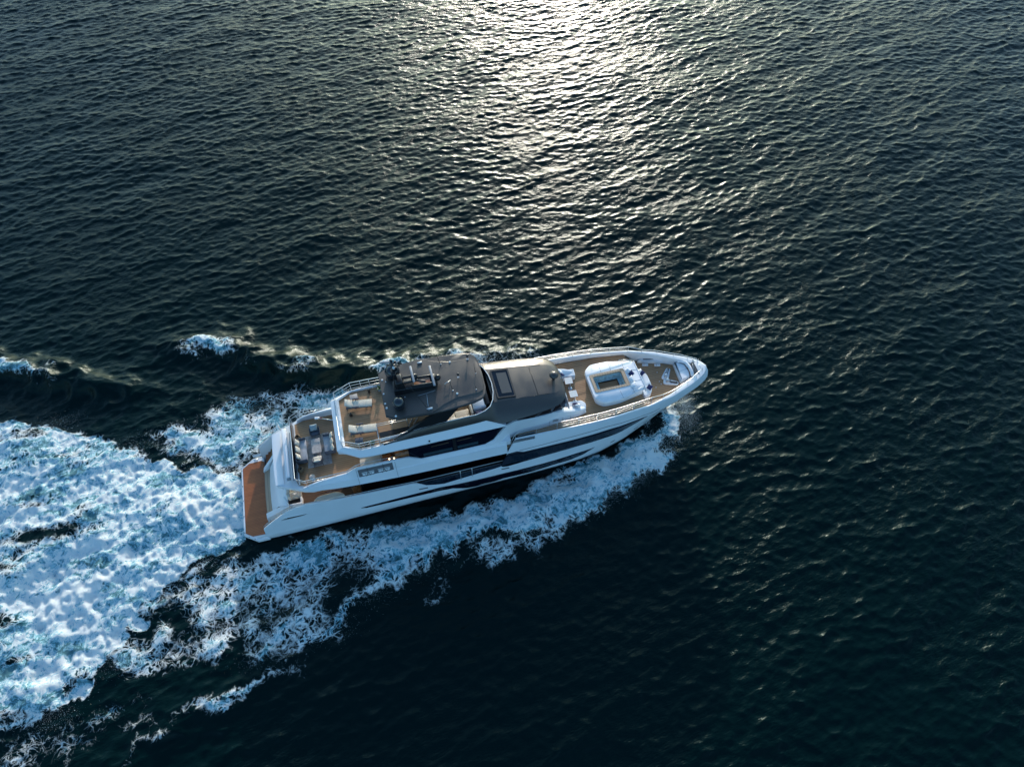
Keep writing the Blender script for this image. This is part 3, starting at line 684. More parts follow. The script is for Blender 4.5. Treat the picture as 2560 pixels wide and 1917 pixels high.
for s_i in (-1, 1):
    mb.tube([(x, y, z) for x, y, z in ([(11.6, -2.80, 6.72)] + rail if s_i < 0 else [])] or [(9.5, 2.78, 6.78), (11.6, 2.80, 6.72)], .028)
    mb.tube([(5.05, s_i * 2.50, 5.92), (5.62, s_i * 2.80, 5.92), (7.6, s_i * 2.80, 5.98)], .016)
    for x, y, z0, z1 in ((5.05, 2.5, 5.2, 6.2), (5.65, 2.83, 5.3, 6.22), (6.7, 2.81, 5.7, 6.22), (7.6, 2.8, 5.78, 6.22), (8.4, 2.8, 5.82, 6.22), (9.1, 2.82, 6.3, 6.66), (10.3, 2.83, 6.34, 6.75), (11.4, 2.83, 6.34, 6.72)):
        mb.tube([(x, s_i * (y + .02), z0), (x, s_i * y, z1)], .016)
mb.build('deck_rail', STEEL, yacht)
MB().box((5.03, 0, 5.66), (.02, 4.8, .92)).build('stern_glass', NGLASS, yacht)
MB().box((5.10, 0, 5.21), (.10, 4.84, .03)).build('deck_margin', WHITE2, yacht)
# counter, varnished joinery and side settee under the fly deck overhang
MB().box((10.05, -2.28, 5.55), (1.45, .62, .72), bev=.03).build('bar_counter', CREAM, yacht)
MB().box((10.05, 2.28, 5.55), (1.45, .62, .72), bev=.03).build('bar_counter', CREAM, yacht)
mb = MB().box((11.6, 0, 6.2), (1.5, 3.6, 2.0)); mb.box((11.15, -2.35, 5.6), (.6, .6, .8)).box((12.2, -2.2, 6.0), (.9, .9, 1.6)); mb.build('bar_joinery', VARN, yacht)
for x, y, z in ((11.3, -2.50, 6.05), (11.62, -2.55, 6.1), (11.9, -2.35, 6.85)): MB().lathe((x, y, z), [(.05, 0), (.05, .05), (.02, .06)], 8).build('courtesy_light', LAMPM, yacht)
MB().box((12.1, -2.62, 5.86), (1.0, .42, .16), bev=.05).box((12.6, -2.45, 6.1), (.9, .3, .3), ry=.3, bev=.06).build('side_sofa', GREYF, yacht)
# upper deck house: leaning black glass
mb = MB()
rows = []
for x, yb, yt in ((12.6, 2.70, 2.40), (13.3, 2.86, 2.46), (16, 2.86, 2.46), (18.3, 2.84, 2.42), (19.4, 2.56, 2.38), (20.1, 2.12, 2.2)):
    rows.append([(x, -yb, 5.78), (x, -yt, 7.42), (x, yt, 7.42), (x, yb, 5.78)])
mb.loft(rows, smooth=False, caps=True); mb.build('upper_house_windows', GLASS, yacht, weld=True)
for side in (-1, 1):
    for xa, xb_, z0, z1 in ((13.6, 15.6, 5.95, 6.22), (15.95, 17.4, 5.98, 6.25)):
        MB().add([(xa, side * 2.835, z0), (xb_, side * 2.835, z0), (xb_, side * 2.77, z1), (xa, side * 2.77, z1)], [(0, 1, 2, 3)]).build('window_reveal', simple('dim_interior', (.012, .035, .05), .5), yacht)
    for xa, xb_ in ((14.2, 15.4), (16.0, 17.0)):
        MB().add([(xa, side * 2.66, 6.65), (xb_, side * 2.66, 6.68), (xb_, side * 2.63, 6.75), (xa, side * 2.64, 6.70)], [(0, 1, 2, 3)]).build('interior_strip', simple('warm_timber', (.06, .032, .016), .5), yacht)  # thin brown strip laid on the window glass
    mb = MB(); mb.loft([[(x, side * 2.87, 5.79), (x, side * 2.47, 7.42)] for x in (15.68, 15.90)], smooth=False); mb.build('window_mullion', BLACK, yacht)
# white side wing and foredeck coaming wall
mb = MB()
for side in (-1, 1):
    top = [(17.9, 2.90, 5.79), (18.5, 2.86, 6.02), (19.0, 2.70, 6.55), (19.5, 2.52, 6.98), (20.1, 2.36, 7.02), (21.0, 2.20, 6.72), (22.3, 2.06, 6.42), (23.0, 1.92, 6.30), (23.6, 1.90, 6.15), (24.4, 1.94, 5.95), (25.0, 1.90, 5.80), (25.55, 1.74, 5.66)]
    bot = [(17.9, 3.0, 5.7), (18.5, 3.0, 5.7), (19.0, 2.98, 5.7), (19.5, 2.60, 5.2), (20.1, 2.34, 5.18), (21.0, 2.28, 5.18), (22.3, 2.24, 5.18), (23.0, 2.18, 5.18), (23.6, 2.12, 5.18), (24.4, 2.04, 5.18), (25.0, 1.97, 5.18), (25.6, 1.80, 5.18)]
    rows = []
    for t, b in zip(top, bot):
        rows.append([(b[0], side * b[1], b[2]), (t[0], side * (t[1] * .35 + b[1] * .65 + .03), t[2] * .5 + b[2] * .5), (t[0], side * t[1], t[2]), (t[0], side * (t[1] - .16), t[2] + .02), (t[0], side * (t[1] - .5), max(5.18, t[2] - .15))])
    mb.loft(rows, flip=(side == 1))
mb.build('house_side_wall', WHITE, yacht, sharp=45)
for side in (-1, 1):
    MB().box((23.15, side * 2.165, 5.62), (.42, .012, .24), rx=side * -.08).build('side_hatch', GREYP, yacht)
    for x in (22.7, 23.7, 24.3): MB().box((x, side * (ip(x, [22.7, 24.3], [2.20, 2.075])), 5.5), (.012, .02, .55)).build('panel_seam', GREYP, yacht)
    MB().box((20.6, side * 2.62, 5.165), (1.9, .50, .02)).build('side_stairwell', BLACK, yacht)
    for k in range(4): MB().box((19.9 + k * .16, side * 3.02, 5.55 + .0 * k), (.02, .02, .02)).build('vent_slat', BLACK, yacht)
    m_ = MB()
    for k in range(3): m_.add([(19.6, side * (3.165 - .035 * k), 5.60 + .075 * k), (21.35, side * (3.185 - .035 * k), 5.60 + .075 * k), (21.35, side * (3.170 - .035 * k), 5.64 + .075 * k), (19.6, side * (3.150 - .035 * k), 5.64 + .075 * k)], [(0, 1, 2, 3)])
    m_.build('side_vent', BLACK, yacht)

# ---- foredeck
FD = []
for xb in np.linspace(19.3, 29.95, 24):
    x, y, z = hullpt(xb, ztop(xb), 1); FD.append((x, y - .2))
MB().prism(sym(FD), 4.9, 5.15).build('foredeck_teak', TEAK, yacht)
WL = []
for xb in np.linspace(29.9, 34.75, 20):
    x, y, z = hullpt(xb, ztop(xb), 1); WL.append((x - .3 * (xb - 30) / 4.7 if xb > 30 else x, max(.05, y - ip(xb, [30, 34.7], [.25, .34]))))
for side in (-1, 1): MB().prism([(18.8, side * 2.3), (19.66, side * 2.3), (19.66, side * 3.04), (18.8, side * 3.04)], 5.3, 5.79).build('side_deck_step', WHITE, yacht)
MB().prism(sym(WL), 4.1, 4.35).build('bow_well_teak', TEAK, yacht)
for side in (-1, 1):
    for k in range(4):
        xa = 29.95 + k * .22; z1 = 5.15 - (k + 1) * .16
        yo = hullpt(xa, 5.3, 1)[1] - .3
        MB().box((xa + .11, side * (yo + 1.65) / 2, (z1 + 4.35) / 2), (.24, abs(yo - 1.65), z1 - 4.35)).build('stair_tread', TEAK, yacht)
MB().box((29.92, 0, 4.75), (.06, 3.2, .78)).build('step_riser', WHITE2, yacht)
# sunpad island
PAD = roundpoly(sym([(26.38, 1.25), (26.95, 1.75), (28.2, 1.74), (30.25, 1.30)]), .22, 4)
PADB = roundpoly(sym([(26.48, 1.22), (27.0, 1.66), (28.2, 1.66), (30.2, 1.25)]), .2, 4)
HOLE = [(26.62, .80), (29.2, .80)]
mb = MB()
def ringprism(mb, outer, inner, z0, z1):
    # outer and inner loops resampled by angle and bridged
    def res(poly, n=64, c=(27.95, 0)):
        out = []
        for k in range(n):
            a = 2 * math.pi * k / n; d = Vector((math.cos(a) * 1.4, math.sin(a)))
            best = None
            for i in range(len(poly)):
                p = Vector(poly[i]) - Vector(c); q = Vector(poly[(i + 1) % len(poly)]) - Vector(c); e = q - p
                den = d.x * e.y - d.y * e.x
                if abs(den) < 1e-9: continue
                t = (p.x * e.y - p.y * e.x) / den; u = (p.x * d.y - p.y * d.x) / den
                if t > 0 and -1e-6 <= u <= 1 + 1e-6 and (best is None or t > best): best = t
            out.append((c[0] + d.x * best, c[1] + d.y * best))
        return out
    o, i = res(outer), res(inner); n = len(o)
    oi = [(a[0] + (b[0] - a[0]) * .06, a[1] + (b[1] - a[1]) * .06) for a, b in zip(o, i)]
    rings = [[(x, y, z0) for x, y in o], [(x, y, z1 - .05) for x, y in o], [(x, y, z1) for x, y in oi], [(x, y, z1) for x, y in i], [(x, y, z0) for x, y in i]]
    mb.loft(rings, closed=True, smooth=False)
inner = roundpoly([(26.62, -.78), (29.2, -.78), (29.2, .78), (26.62, .78)], .12, 3)
ringprism(mb, PADB, inner, 5.15, 5.62); mb.build('sunpad_base', WHITE2, yacht)
mb = MB(); ringprism(mb, PAD, inner, 5.625, 5.86); mb.build('sunpad_cushion', WFAB, yacht, sharp=50)
mb = MB()
for a, b in (((27.55, .8), (27.6, 1.74)), ((28.3, .8), (28.35, 1.72)), ((29.2, .62), (30.22, .42)), ((29.2, -.5), (30.22, -.5)), ((28.35, -.8), (28.4, -1.72)), ((29.3, -.8), (29.35, -1.52)), ((29.3, .8), (29.35, 1.5))):
    mb.tube([(*a, 5.862), (*b, 5.862)], .014, 4)
mb.build('cushion_seam', GREYF, yacht)
tubp = MB()
rim_o = roundpoly([(26.58, -.80), (29.25, -.80), (29.25, .80), (26.58, .80)], .14, 3)
rim_i = roundpoly([(26.82, -.60), (28.98, -.60), (28.98, .60), (26.82, .60)], .10, 3)
n = len(rim_o)
tubp.loft([[(x, y, 5.70) for x, y in rim_o], [(x, y, 5.90) for x, y in rim_o], [(x, y, 5.90) for x, y in rim_i], [(x, y, 5.72) for x, y in rim_i]], closed=True, smooth=False)
tub = tubp.build('hot_tub', TEAKX, yacht)
rim_b = roundpoly([(27.2, -.40), (28.72, -.40), (28.72, .42), (27.2, .42)], .05, 3)
MB().loft([[(x, y, 5.74) for x, y in rim_i], [(x, y, 5.28) for x, y in inset(rim_i, .10)], [(x, y, 5.27) for x, y in rim_b], [(x, y, 4.95) for x, y in rim_b]], closed=True, smooth=False).build('tub_basin', POOLM, tub)
MB().prism(rim_b, 4.93, 4.955).build('tub_floor', simple('tub_floor_grey', (.10, .115, .12), .4), tub)
MB().loft([[(x, y, 5.265) for x, y in inset(rim_b, -.015)], [(x, y, 5.275) for x, y in inset(rim_b, .03)], [(x, y, 4.99) for x, y in inset(rim_b, .05)]], closed=True, smooth=False).build('tub_well', BLACK, tub)
for x, y in ((27.1, .53), (27.8, .54), (28.5, .53), (28.9, .2), (28.9, -.2), (28.2, -.54), (27.4, -.54)): MB().ball((x, y, 5.5), .03, seg=6).build('tub_jet', BLACK, tub)
# low lounge ahead of the island, with handrails
HC = roundpoly([(30.2, 1.15), (30.85, .92), (31.12, .30), (31.12, -.55), (30.95, -1.15), (30.55, -1.5), (30.15, -1.55)], .2, 4)
MB().prism(HC, 4.352, 4.98).build('forward_lounge', WHITE2, yacht)
MB().prism(inset(HC[::-1], .04), 4.985, 5.12, .04).build('lounge_cushion', WFAB, yacht)
MB().box((30.24, -.1, 5.75), (.06, 2.7, .30), bev=.02).build('lounge_backrest', WFAB, yacht)
mb = MB(); mb.tube([(29.1, 1.48, 5.86), (29.15, 1.46, 6.08), (30.1, 1.22, 6.08), (30.15, 1.2, 5.86)], .02).tube([(29.2, -1.42, 5.86), (29.25, -1.42, 6.05), (30.1, -1.25, 6.05), (30.2, -1.2, 5.86)], .02)
mb.build('grab_rail', STEEL, yacht)
# bow seat
mb = MB(); BSs = roundpoly([(33.5, -.72), (34.30, -.52), (34.42, 0), (34.30, .70), (33.62, 1.12)], .12, 3)
mb.prism(BSs, 4.352, 4.74); mb.build('bow_seat', WHITE2, yacht)
MB().prism(inset(BSs, .06), 4.745, 4.84, .03).build('seat_cushion', WFAB, yacht)
MB().tube([(33.85, 1.02, 4.86), (34.15, .92, 4.95), (34.40, .66, 4.98), (34.50, .2, 4.98), (34.50, -.25, 4.96), (34.42, -.62, 4.90)], .13, 10).build('seat_back', WFAB, yacht)
MB().box((33.95, .15, 4.845), (.9, .02, .012), rz=.15).build('cushion_seam', GREYF, yacht)
# windlasses
for (x0, y0, a) in ((32.82, .40, .92), (32.85, -.40, -.45)):
    wl = MB(); Mx = Matrix.Translation((x0, y0, 4.35)) @ Matrix.Rotation(a, 4, 'Z')
    wl.prism(roundpoly([(-.55, -.2), (-.4, -.27), (.5, -.17), (.58, -.1), (.58, .1), (.5, .17), (-.4, .27), (-.55, .2)], .12, 4), .0, .09, .02, M=Mx)
    o = wl.build('windlass', WHITE2, yacht)
    MB().lathe((-.28, 0, .09), [(.12, 0), (.12, .05), (.07, .09), (.07, .20), (.12, .24), (.11, .27), (.02, .28)], 14, Mx).build('capstan_drum', STEEL, o)
    MB().box((.22, 0, .15), (.5, .12, .12), M=Mx, bev=.03).ball((-.05, .05, .16), .08, M=Mx).build('chain_stopper', BLACK, o)
    MB().tube([(-.1, .02, .22), (.1, .0, .23), (.3, .02, .22), (.52, 0, .1)], .03, M=Mx).build('anchor_chain', STEEL, o)
for x, y in ((32.2, .75), (32.05, -.1), (31.6, -.55), (32.1, -.35)): MB().lathe((x, y, 4.35), [(.04, 0), (.04, .05), (.01, .055)], 8).build('deck_fitting', STEEL, yacht)
# flush locker lid and mooring gear on the port side of the bow well, mirrored to starboard
MB().prism(roundpoly([(31.0, 2.02), (31.5, 2.10), (32.6, 1.80), (33.2, 1.42), (32.6, 1.52), (31.5, 1.84)], .1, 3), 4.352, 4.62, .02).build('mooring_locker', WHITE2, yacht)
for x, y in ((31.55, 1.62), (32.45, 1.36)):
    q = MB().box((x, y, 4.42), (.46, .2, .12), rz=-.22, bev=.03).build('bollard_base', WHITE2, yacht); MB().tube([(x - .18, y + .04, 4.6), (x + .18, y - .04, 4.6)], .045).tube([(x - .09, y, 4.45), (x - .09, y, 4.6)], .04).tube([(x + .09, y, 4.45), (x + .09, y, 4.6)], .04).build('bollard', STEEL, q)
MB().tube([(31.5, 2.0, 4.66), (32.7, 1.72, 4.66)], .035).build('fairlead_roller', BLACK, yacht)
bl = MB().tube([(34.78, .35, 5.0), (34.80, .36, 5.55)], .03).lathe((34.80, .36, 5.3), [(.10, 0), (.12, .08), (.06, .2), (.02, .24)], 12).ball((34.80, .52, 5.45), .07).ball((34.80, .24, 5.5), .06).tube([(34.6, -.2, 5.06), (34.68, -.05, 5.1), (34.74, .3, 5.2)], .02)
bl.build('bow_bell', STEEL, yacht)
# foredeck rails
mb = MB()
RX = [20.0, 21.5, 23, 24.6, 26.0, 27.4, 28.8, 30.2, 31.2, 32.3, 33.4, 34.4, 35.0]
def railpt(xb, f, side):
    x, y, z = hullpt(xb, ztop(xb), side)
    h = ip(xb, [19.4, 20.5, 22, 30.2, 31.1, 33.5, 34.5, 35.2], [.05, .68, .74, .74, .44, .40, .42, .42])
    wd = ip(xb, [19, 22, 34], [.08, .10, .14]); lean = .10 * f
    return (x - (.12 if xb > 34 else 0) , side * max(0.0, abs(y) - wd - lean), z + .02 + h * f)
for side in (-1, 1):
    fine = list(np.linspace(19.4, 34.9, 60))
    mb.tube([railpt(x, 1, side) for x in fine] + ([(35.02, side * .15, 5.46), (35.05, 0, 5.46)]), .024)
    for f in (.36, .68):
        mb.tube([railpt(x, f, side) for x in fine if 20.0 < x < (30.4 if f > .5 else 31.2)], .011)
    for x in RX: mb.tube([railpt(x, 0, side), railpt(x, 1, side)], .018)
mb.build('foredeck_rail', STEEL, yacht)
# forward settees beside the windscreen base
MB().prism(roundpoly([(24.3, 1.95), (25.75, 1.86), (25.7, 1.20), (24.3, 1.25)], .1, 3), 5.15, 5.66, .05).build('foredeck_settee', WFAB, yacht)
MB().prism(roundpoly([(24.1, -.95), (24.75, -.92), (25.42, -1.0), (25.66, -1.30), (25.60, -1.66), (24.1, -1.7)], .1, 3), 5.15, 5.70, .05).build('foredeck_settee', WFAB, yacht)
MB().prism([(23.8, -1.8), (24.35, -1.7), (24.55, -.6), (24.6, .8), (24.35, 1.9), (23.8, 1.95)], 5.15, 5.62, .05).build('settee_base', WFAB, yacht)
MB().loft([[(23.9, 1.9 - .02, 5.6), (24.1, 1.9, 6.05), (24.22, 1.9, 5.6)], [(24.25, .9, 5.6), (24.38, .9, 6.0), (24.5, .9, 5.6)], [(24.3, -.9, 5.6), (24.4, -.9, 6.0), (24.5, -.9, 5.6)], [(24.0, -1.6, 5.6), (24.35, -1.6, 6.0), (24.45, -1.5, 5.6)]], smooth=False).build('settee_back', WFAB, yacht)

# ---- fly deck
FLY = [(8.2, 2.03), (8.5, 2.12), (9.55, 2.50), (10.2, 2.52), (19.2, 2.52)]
mb = MB(); mb.prism(sym(FLY), 7.34, 7.70); mb.build('fly_deck_slab', WHITE2, yacht)
MB().prism(sym([(8.74, 1.88), (9.60, 2.34), (18.4, 2.34)]), 7.701, 7.76).build('fly_deck_teak', TEAK, yacht)
SF = [ # x, ylow, zlow, ymid, zmid, yridge, zridge
 (8.19, 0, 7.62, 0, 7.72, 0, 7.84),]
ring_low = [(8.19, 2.03, 7.60), (9.5, 2.68, 7.34), (10.2, 2.76, 7.33), (13, 2.78, 7.33), (17, 2.78, 7.38), (19.42, 2.80, 7.42)]
ring_mid = [(8.17, 2.02, 7.72), (9.5, 2.72, 7.50), (10.2, 2.80, 7.48), (13, 2.82, 7.48), (17, 2.82, 7.50), (19.42, 2.805, 7.45)]
ring_top = [(8.62, 1.92, 7.90), (9.62, 2.44, 7.88), (10.4, 2.46, 7.90), (13, 2.46, 8.00), (18.1, 2.44, 8.10), (19.44, 2.79, 7.47)]
ring_in = [(8.74, 1.87, 7.86), (9.66, 2.35, 7.84), (10.4, 2.36, 7.86), (13, 2.36, 7.95), (18.1, 2.34, 7.9), (19.3, 2.5, 7.4)]
rings = []
for rg in (ring_low, ring_mid, ring_top, ring_in):
    rings.append([(x, -y, z) for x, y, z in reversed(rg)] + [(x, y, z) for x, y, z in rg])
rings.append([(x, y, 7.70) for x, y, z in rings[3]]); rings.insert(0, [(x + (.3 if abs(x - 8.19) < .1 else 0), y * .9, z + .0) for x, y, z in rings[0]])
MB().loft(rings, smooth=True, flip=True).build('fly_deck_skirt', WHITE, yacht, sharp=32)
for side in (-1, 1): MB().box((14.15, side * 2.74, 7.62), (.10, .12, .10), rx=side * .4).build('skirt_light', BLACK, yacht)
# dark shoulder: rises into the windscreen coaming and becomes the wheelhouse roof
LX = [11.2, 12.5, 13.5, 15, 18.2, 18.8, 19.4, 20.2, 21.6, 22.7, 23.3, 23.75, 24.0, 24.12, 24.2]
LY = [2.46, 2.47, 2.48, 2.48, 2.46, 2.56, 2.62, 2.56, 2.42, 2.24, 2.08, 1.80, 1.45, 1.0, .02]
LZ = [7.93, 7.97, 8.0, 8.02, 8.0, 7.72, 7.56, 7.54, 7.50, 7.47, 7.45, 7.44, 7.44, 7.44, 7.44]
UXX = [11.2, 12.0, 12.6, 13.3, 15, 17.5, 18.3, 18.6, 18.85, 20, 21.6, 22.9, 23.4, 23.75, 23.92, 24.0, 24.03]
UYY = [2.42, 2.34, 2.28, 2.26, 2.24, 2.24, 2.0, 1.70, 1.40, 1.37, 1.32, 1.26, 1.22, 1.05, .80, .50, .02]
UZZ = [7.96, 8.10, 8.32, 8.60, 8.74, 8.74, 8.72, 8.66, 8.50, 8.34, 8.08, 7.86, 7.76, 7.68, 7.62, 7.60, 7.59]
mb = MB()
xsn = sorted(set(list(np.linspace(11.2, 18.6, 26)) + list(np.linspace(18.8, 23.2, 16)) + LX[7:] ))
for side in (-1, 1):
    rows = []
    for x in xsn:
        xe = x if x <= 23.3 else x
        ly, lz = ip(x, LX, LY), ip(x, LX, LZ)
        xu = x if x < 23.3 else 23.3 + (x - 23.3) * (24.03 - 23.3) / (24.2 - 23.3)
        uy, uz = ip(xu, UXX, UYY), ip(xu, UXX, UZZ)
        rows.append([(x, side * (ly - .12), lz - .10), (x, side * ly, lz), (x * .75 + xu * .25, side * (ly * .74 + uy * .26 + .05), lz * .55 + uz * .45 - .02), (x * .3 + xu * .7, side * (ly * .35 + uy * .65 + .03), lz * .22 + uz * .78), (xu, side * uy, uz)])
    mb.loft(rows, flip=(side == 1))
mb.build('wheelhouse_shoulder', NAVY, yacht, weld=True, sharp=50)
mb = MB(); rows = []
for x in list(np.linspace(18.85, 23.4, 14)) + [23.75, 23.92, 24.0, 24.03]:
    uy, uz = ip(x, UXX, UYY), ip(x, UXX, UZZ)
    rows.append([(x, uy * t, uz + .06 * (1 - t * t)) for t in np.linspace(-1, 1, 11)])
mb.loft(rows, flip=True); mb.build('wheelhouse_roof', NAVY, yacht)
MB().loft([[(x, y, z) for x, y, z in ((18.9, yy_, 8.54), (18.6, yy_, 7.8))] for yy_ in (-1.4, 1.4)], smooth=False).build('windscreen_base', BLACK, yacht)
mb = MB()
for x0, x1, m1, m2 in ((22.05, 22.05, .9, -1.25),): mb.tube([(x0, m1 * 1.3, 8.02 + .03), (x0, 0, 8.085), (x1, m2, 8.03)], .012, 4)
mb.tube([(20.7, 1.33, 8.225), (22.9, 1.26, 7.875)], .012, 4); mb.tube([(20.7, -1.33, 8.225), (22.9, -1.26, 7.875)], .012, 4)
mb.build('roof_seam', BLACK, yacht)
def roofz(x): return ip(x, UXX, UZZ)
sky_o = roundpoly([(19.22, -1.2), (20.52, -1.2), (20.52, 1.2), (19.22, 1.2)], .08, 3)
sky_i = roundpoly([(19.32, -1.1), (20.42, -1.1), (20.42, 1.1), (19.32, 1.1)], .06, 3)
sf = MB().loft([[(x, y, roofz(x) - .02) for x, y in sky_o], [(x, y, roofz(x) + .10) for x, y in sky_o], [(x, y, roofz(x) + .10) for x, y in sky_i], [(x, y, roofz(x) + .06) for x, y in sky_i]], closed=True, smooth=False).build('skylight', BLACK, yacht)
MB().add([(x, y, roofz(x) + .085) for x, y in sky_i], [tuple(range(len(sky_i)))]).build('skylight_glass', NGLASS, sf)
blind = [(19.60, -.84), (20.30, -.84), (20.30, .90), (19.60, .90)]
MB().add([(x, y, roofz(x) + .092) for x, y in blind], [(0, 1, 2, 3)]).build('skylight_blind', simple('slate_blind', (.028, .036, .045), .35), sf)
MB().lathe((23.5, -.12, 7.78), [(.10, 0), (.09, .30), (.12, .34), (.30, .42), (.33, .5), (.25, .62), (.1, .68), (.01, .69)], 18).build('search_dome', NAVY, yacht)
# wheelhouse glass under the roof brow
mb = MB(); rows = []
for (xb_, yb, zb, xt, yt, zt) in ((20.3, 2.2, 6.6, 20.3, 2.42, 7.56), (21.6, 2.08, 6.40, 21.6, 2.28, 7.50), (22.9, 1.88, 6.20, 22.7, 2.05, 7.47), (23.9, 1.65, 5.6, 23.4, 1.72, 7.46), (24.3, .9, 5.6, 23.8, .9, 7.45), (24.35, 0, 5.6, 23.9, 0, 7.45)):
    rows.append([(xb_, yb, zb), (xt, yt, zt)])
mb.loft(rows, smooth=False); mb.loft([[(a[0], -a[1], a[2]) for a in r] for r in rows], smooth=False)
mb.build('wheelhouse_windows', GLASS, yacht, weld=True)
# windscreen rim
rimp = [(13.3, 2.26, 8.63), (15.1, 2.25, 8.76), (17.5, 2.24, 8.76), (18.15, 2.08, 8.76), (18.55, 1.82, 8.75), (18.84, 1.35, 8.75), (19.02, .7, 8.75), (19.08, 0, 8.75)]
rimall = [(x, -y, z) for x, y, z in rimp] + [(x, y, z) for x, y, z in reversed(rimp[:-1])]
MB().tube(rimall, .032).build('windscreen_rim', WHITE, yacht)
MB().loft([[(x, y, z - .02), (x - .22, y * .93, 7.77)] for x, y, z in rimall]).build('windscreen', GLASS, yacht)
# helm, fly settee
MB().box((17.9, -.95, 8.15), (.9, 1.3, .78), bev=.1).box((18.0, .9, 8.1), (.8, 1.4, .66), bev=.1).build('helm_console', WHITE, yacht)
MB().box((18.45, .0, 8.2), (.35, 3.0, .8), bev=.05).build('instrument_hood', BLACK, yacht)
MB().box((17.75, -1.95, 8.25), (.5, .2, .6), bev=.05).build('helm_cover', NAVYF, yacht)
for k, (xa, xb_) in enumerate(((14.2, 15.2), (15.23, 16.15), (16.18, 17.15))):
    MB().box(((xa + xb_) / 2, -1.62, 8.08), (xb_ - xa, .72, .22), bev=.05).build('fly_settee', CREAM, yacht)
MB().box((15.65, -2.02, 8.22), (2.9, .14, .5), bev=.05).box((17.32, -1.45, 8.15), (.16, .9, .6), bev=.05).build('settee_back', CREAM, yacht)
MB().box((16.0, -1.9, 8.30), (.4, .16, .24), rx=.5, bev=.07).build('bolster', WFAB, yacht)
MB().box((15.6, .9, 7.95), (2.8, 1.6, .35), bev=.06).build('fly_settee', CREAM, yacht)
# fly rails and side gate
mb = MB()
for side in (-1, 1):
    mb.tube([(8.56, 0, 8.72), (8.56, side * 1.95, 8.72), (9.72, side * 2.48, 8.72), (11.0, side * 2.46, 8.72), (12.3, side * 2.42, 8.72), (12.9, side * 2.34, 8.74)], .028)
    for h in (8.10, 8.42): mb.tube([(8.60, side * 1.94, h), (9.70, side * 2.46, h), (11.0, side * 2.45, h), (12.1, side * 2.42, h)], .015)
    for x, y in ((8.58, 1.95), (9.70, 2.46), (10.4, 2.46), (11.0, 2.46), (11.9, 2.43)): mb.tube([(x, side * y, 7.88), (x, side * y, 8.72)], .018)
for y in (-1.0, 0, 1.0): mb.tube([(8.58, y, 7.88), (8.56, y, 8.72)], .016)
mb.build('fly_rail', STEEL, yacht)
MB().box((8.60, 0, 8.30), (.02, 3.8, .78)).build('rail_glass', CLEAR, yacht)
mb = MB()
for h in (8.72, 8.50): mb.tube([(11.0, -2.3, h), (11.0, -1.28, h), (13.0, -1.30, h)], .024)
for x, y in ((11.0, -1.28), (12.0, -1.29), (11.0, -2.3), (13.0, -1.3)): mb.tube([(x, y, 7.76), (x, y, 8.72)], .022)
mb.build('stair_rail', STEEL, yacht)
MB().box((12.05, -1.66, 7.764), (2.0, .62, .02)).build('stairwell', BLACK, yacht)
MB().box((12.1, -1.42 - .62, 7.92), (2.1, .06, .28)).build('stairwell_coaming', WHITE2, yacht)
mb = MB()
for k in range(2): mb.box((13.2 + k * .33, -1.15, 7.85), (.06, .62, .1), rz=-.6)
mb.build('stair_handhold', STEEL, yacht)
# ensign staff leaning aft over the deck below
st = MB().tube([(8.25, .55, 7.5), (7.6, 1.0, 7.25), (7.1, 1.32, 7.05)], .03).build('ensign_staff', STEEL, yacht)
MB().box((7.05, 1.36, 7.03), (.34, .16, .10), rz=-.1, bev=.03).build('staff_lamp', WHITE, st)
MB().box((7.36, 1.18, 7.17), (.26, .05, .05), rz=-.6, ry=.3).build('furled_ensign', RED, st)
for side in (-1, 1):     # hardtop legs
    pts_o = [(12.2, 2.32, 8.10), (15.3, 2.30, 8.55), (16.5, 2.12, 9.96), (15.1, 2.14, 9.96), (13.4, 2.26, 8.95)]
    mb = MB(); o_ = [(x, side * y, z) for x, y, z in pts_o]; i_ = [(x, side * (y - .16), z) for x, y, z in pts_o]; n = len(o_)
    mb.add(o_ + i_, [tuple(range(n)), tuple(range(2 * n - 1, n - 1, -1))] + [(i, (i + 1) % n, n + (i + 1) % n, n + i) for i in range(n)])
    mb.build('hardtop_leg', BLACK, yacht, weld=True)
# ---- hardtop
HT = [(11.77, 0), (11.77, 1.70), (12.38, 2.06), (14.7, 2.24), (16.1, 2.19), (17.5, 2.07), (18.05, 1.90), (18.32, 1.60), (18.46, 1.1), (18.49, 0)]
HC_ = [(11.80, 0), (11.80, 1.66), (12.40, 2.02), (14.7, 2.19), (15.55, 1.76), (16.5, 1.45), (17.9, 1.42), (18.22, 1.30), (18.35, .9), (18.38, 0)]
def dens_(pl):
    out = []
    for a, b in zip(pl, pl[1:]):
        for k in range(4): out.append((a[0] + (b[0] - a[0]) * k / 4, a[1] + (b[1] - a[1]) * k / 4))
    return out + [pl[-1]]
O, I = dens_(HT), dens_(HC_)
mb = MB()
for side in (-1, 1):
    f = side == 1
    r0 = [(x, side * y, 9.90) for x, y in O]; r0b = [(x - .0, side * max(0, y - .25), 9.90) for x, y in O]
    r1 = [(x, side * y, 9.98) for x, y in O]
    r1b = [(x + (ix - x) * .12, side * (y + (iy - y) * .12), 10.02) for (x, y), (ix, iy) in zip(O, I)]
    r2b = [(x + (ix - x) * .86, side * (y + (iy - y) * .86), 10.025 + .02 * (abs(y - iy) < .1)) for (x, y), (ix, iy) in zip(O, I)]
    r2 = [(x, side * y, 10.10) for x, y in I]
    r3 = [(x, side * y * .5, 10.14) for x, y in I]; r4 = [(x, 0, 10.155) for x, y in I]
    mb.loft([r0b, r0, r1, r1b, r2b, r2, r3, r4], flip=f)
    mb.loft([[(x, 0, 9.90) for x, y in O], r0b], flip=f)
mb.build('hardtop', NAVY, yacht, weld=True, sharp=24)
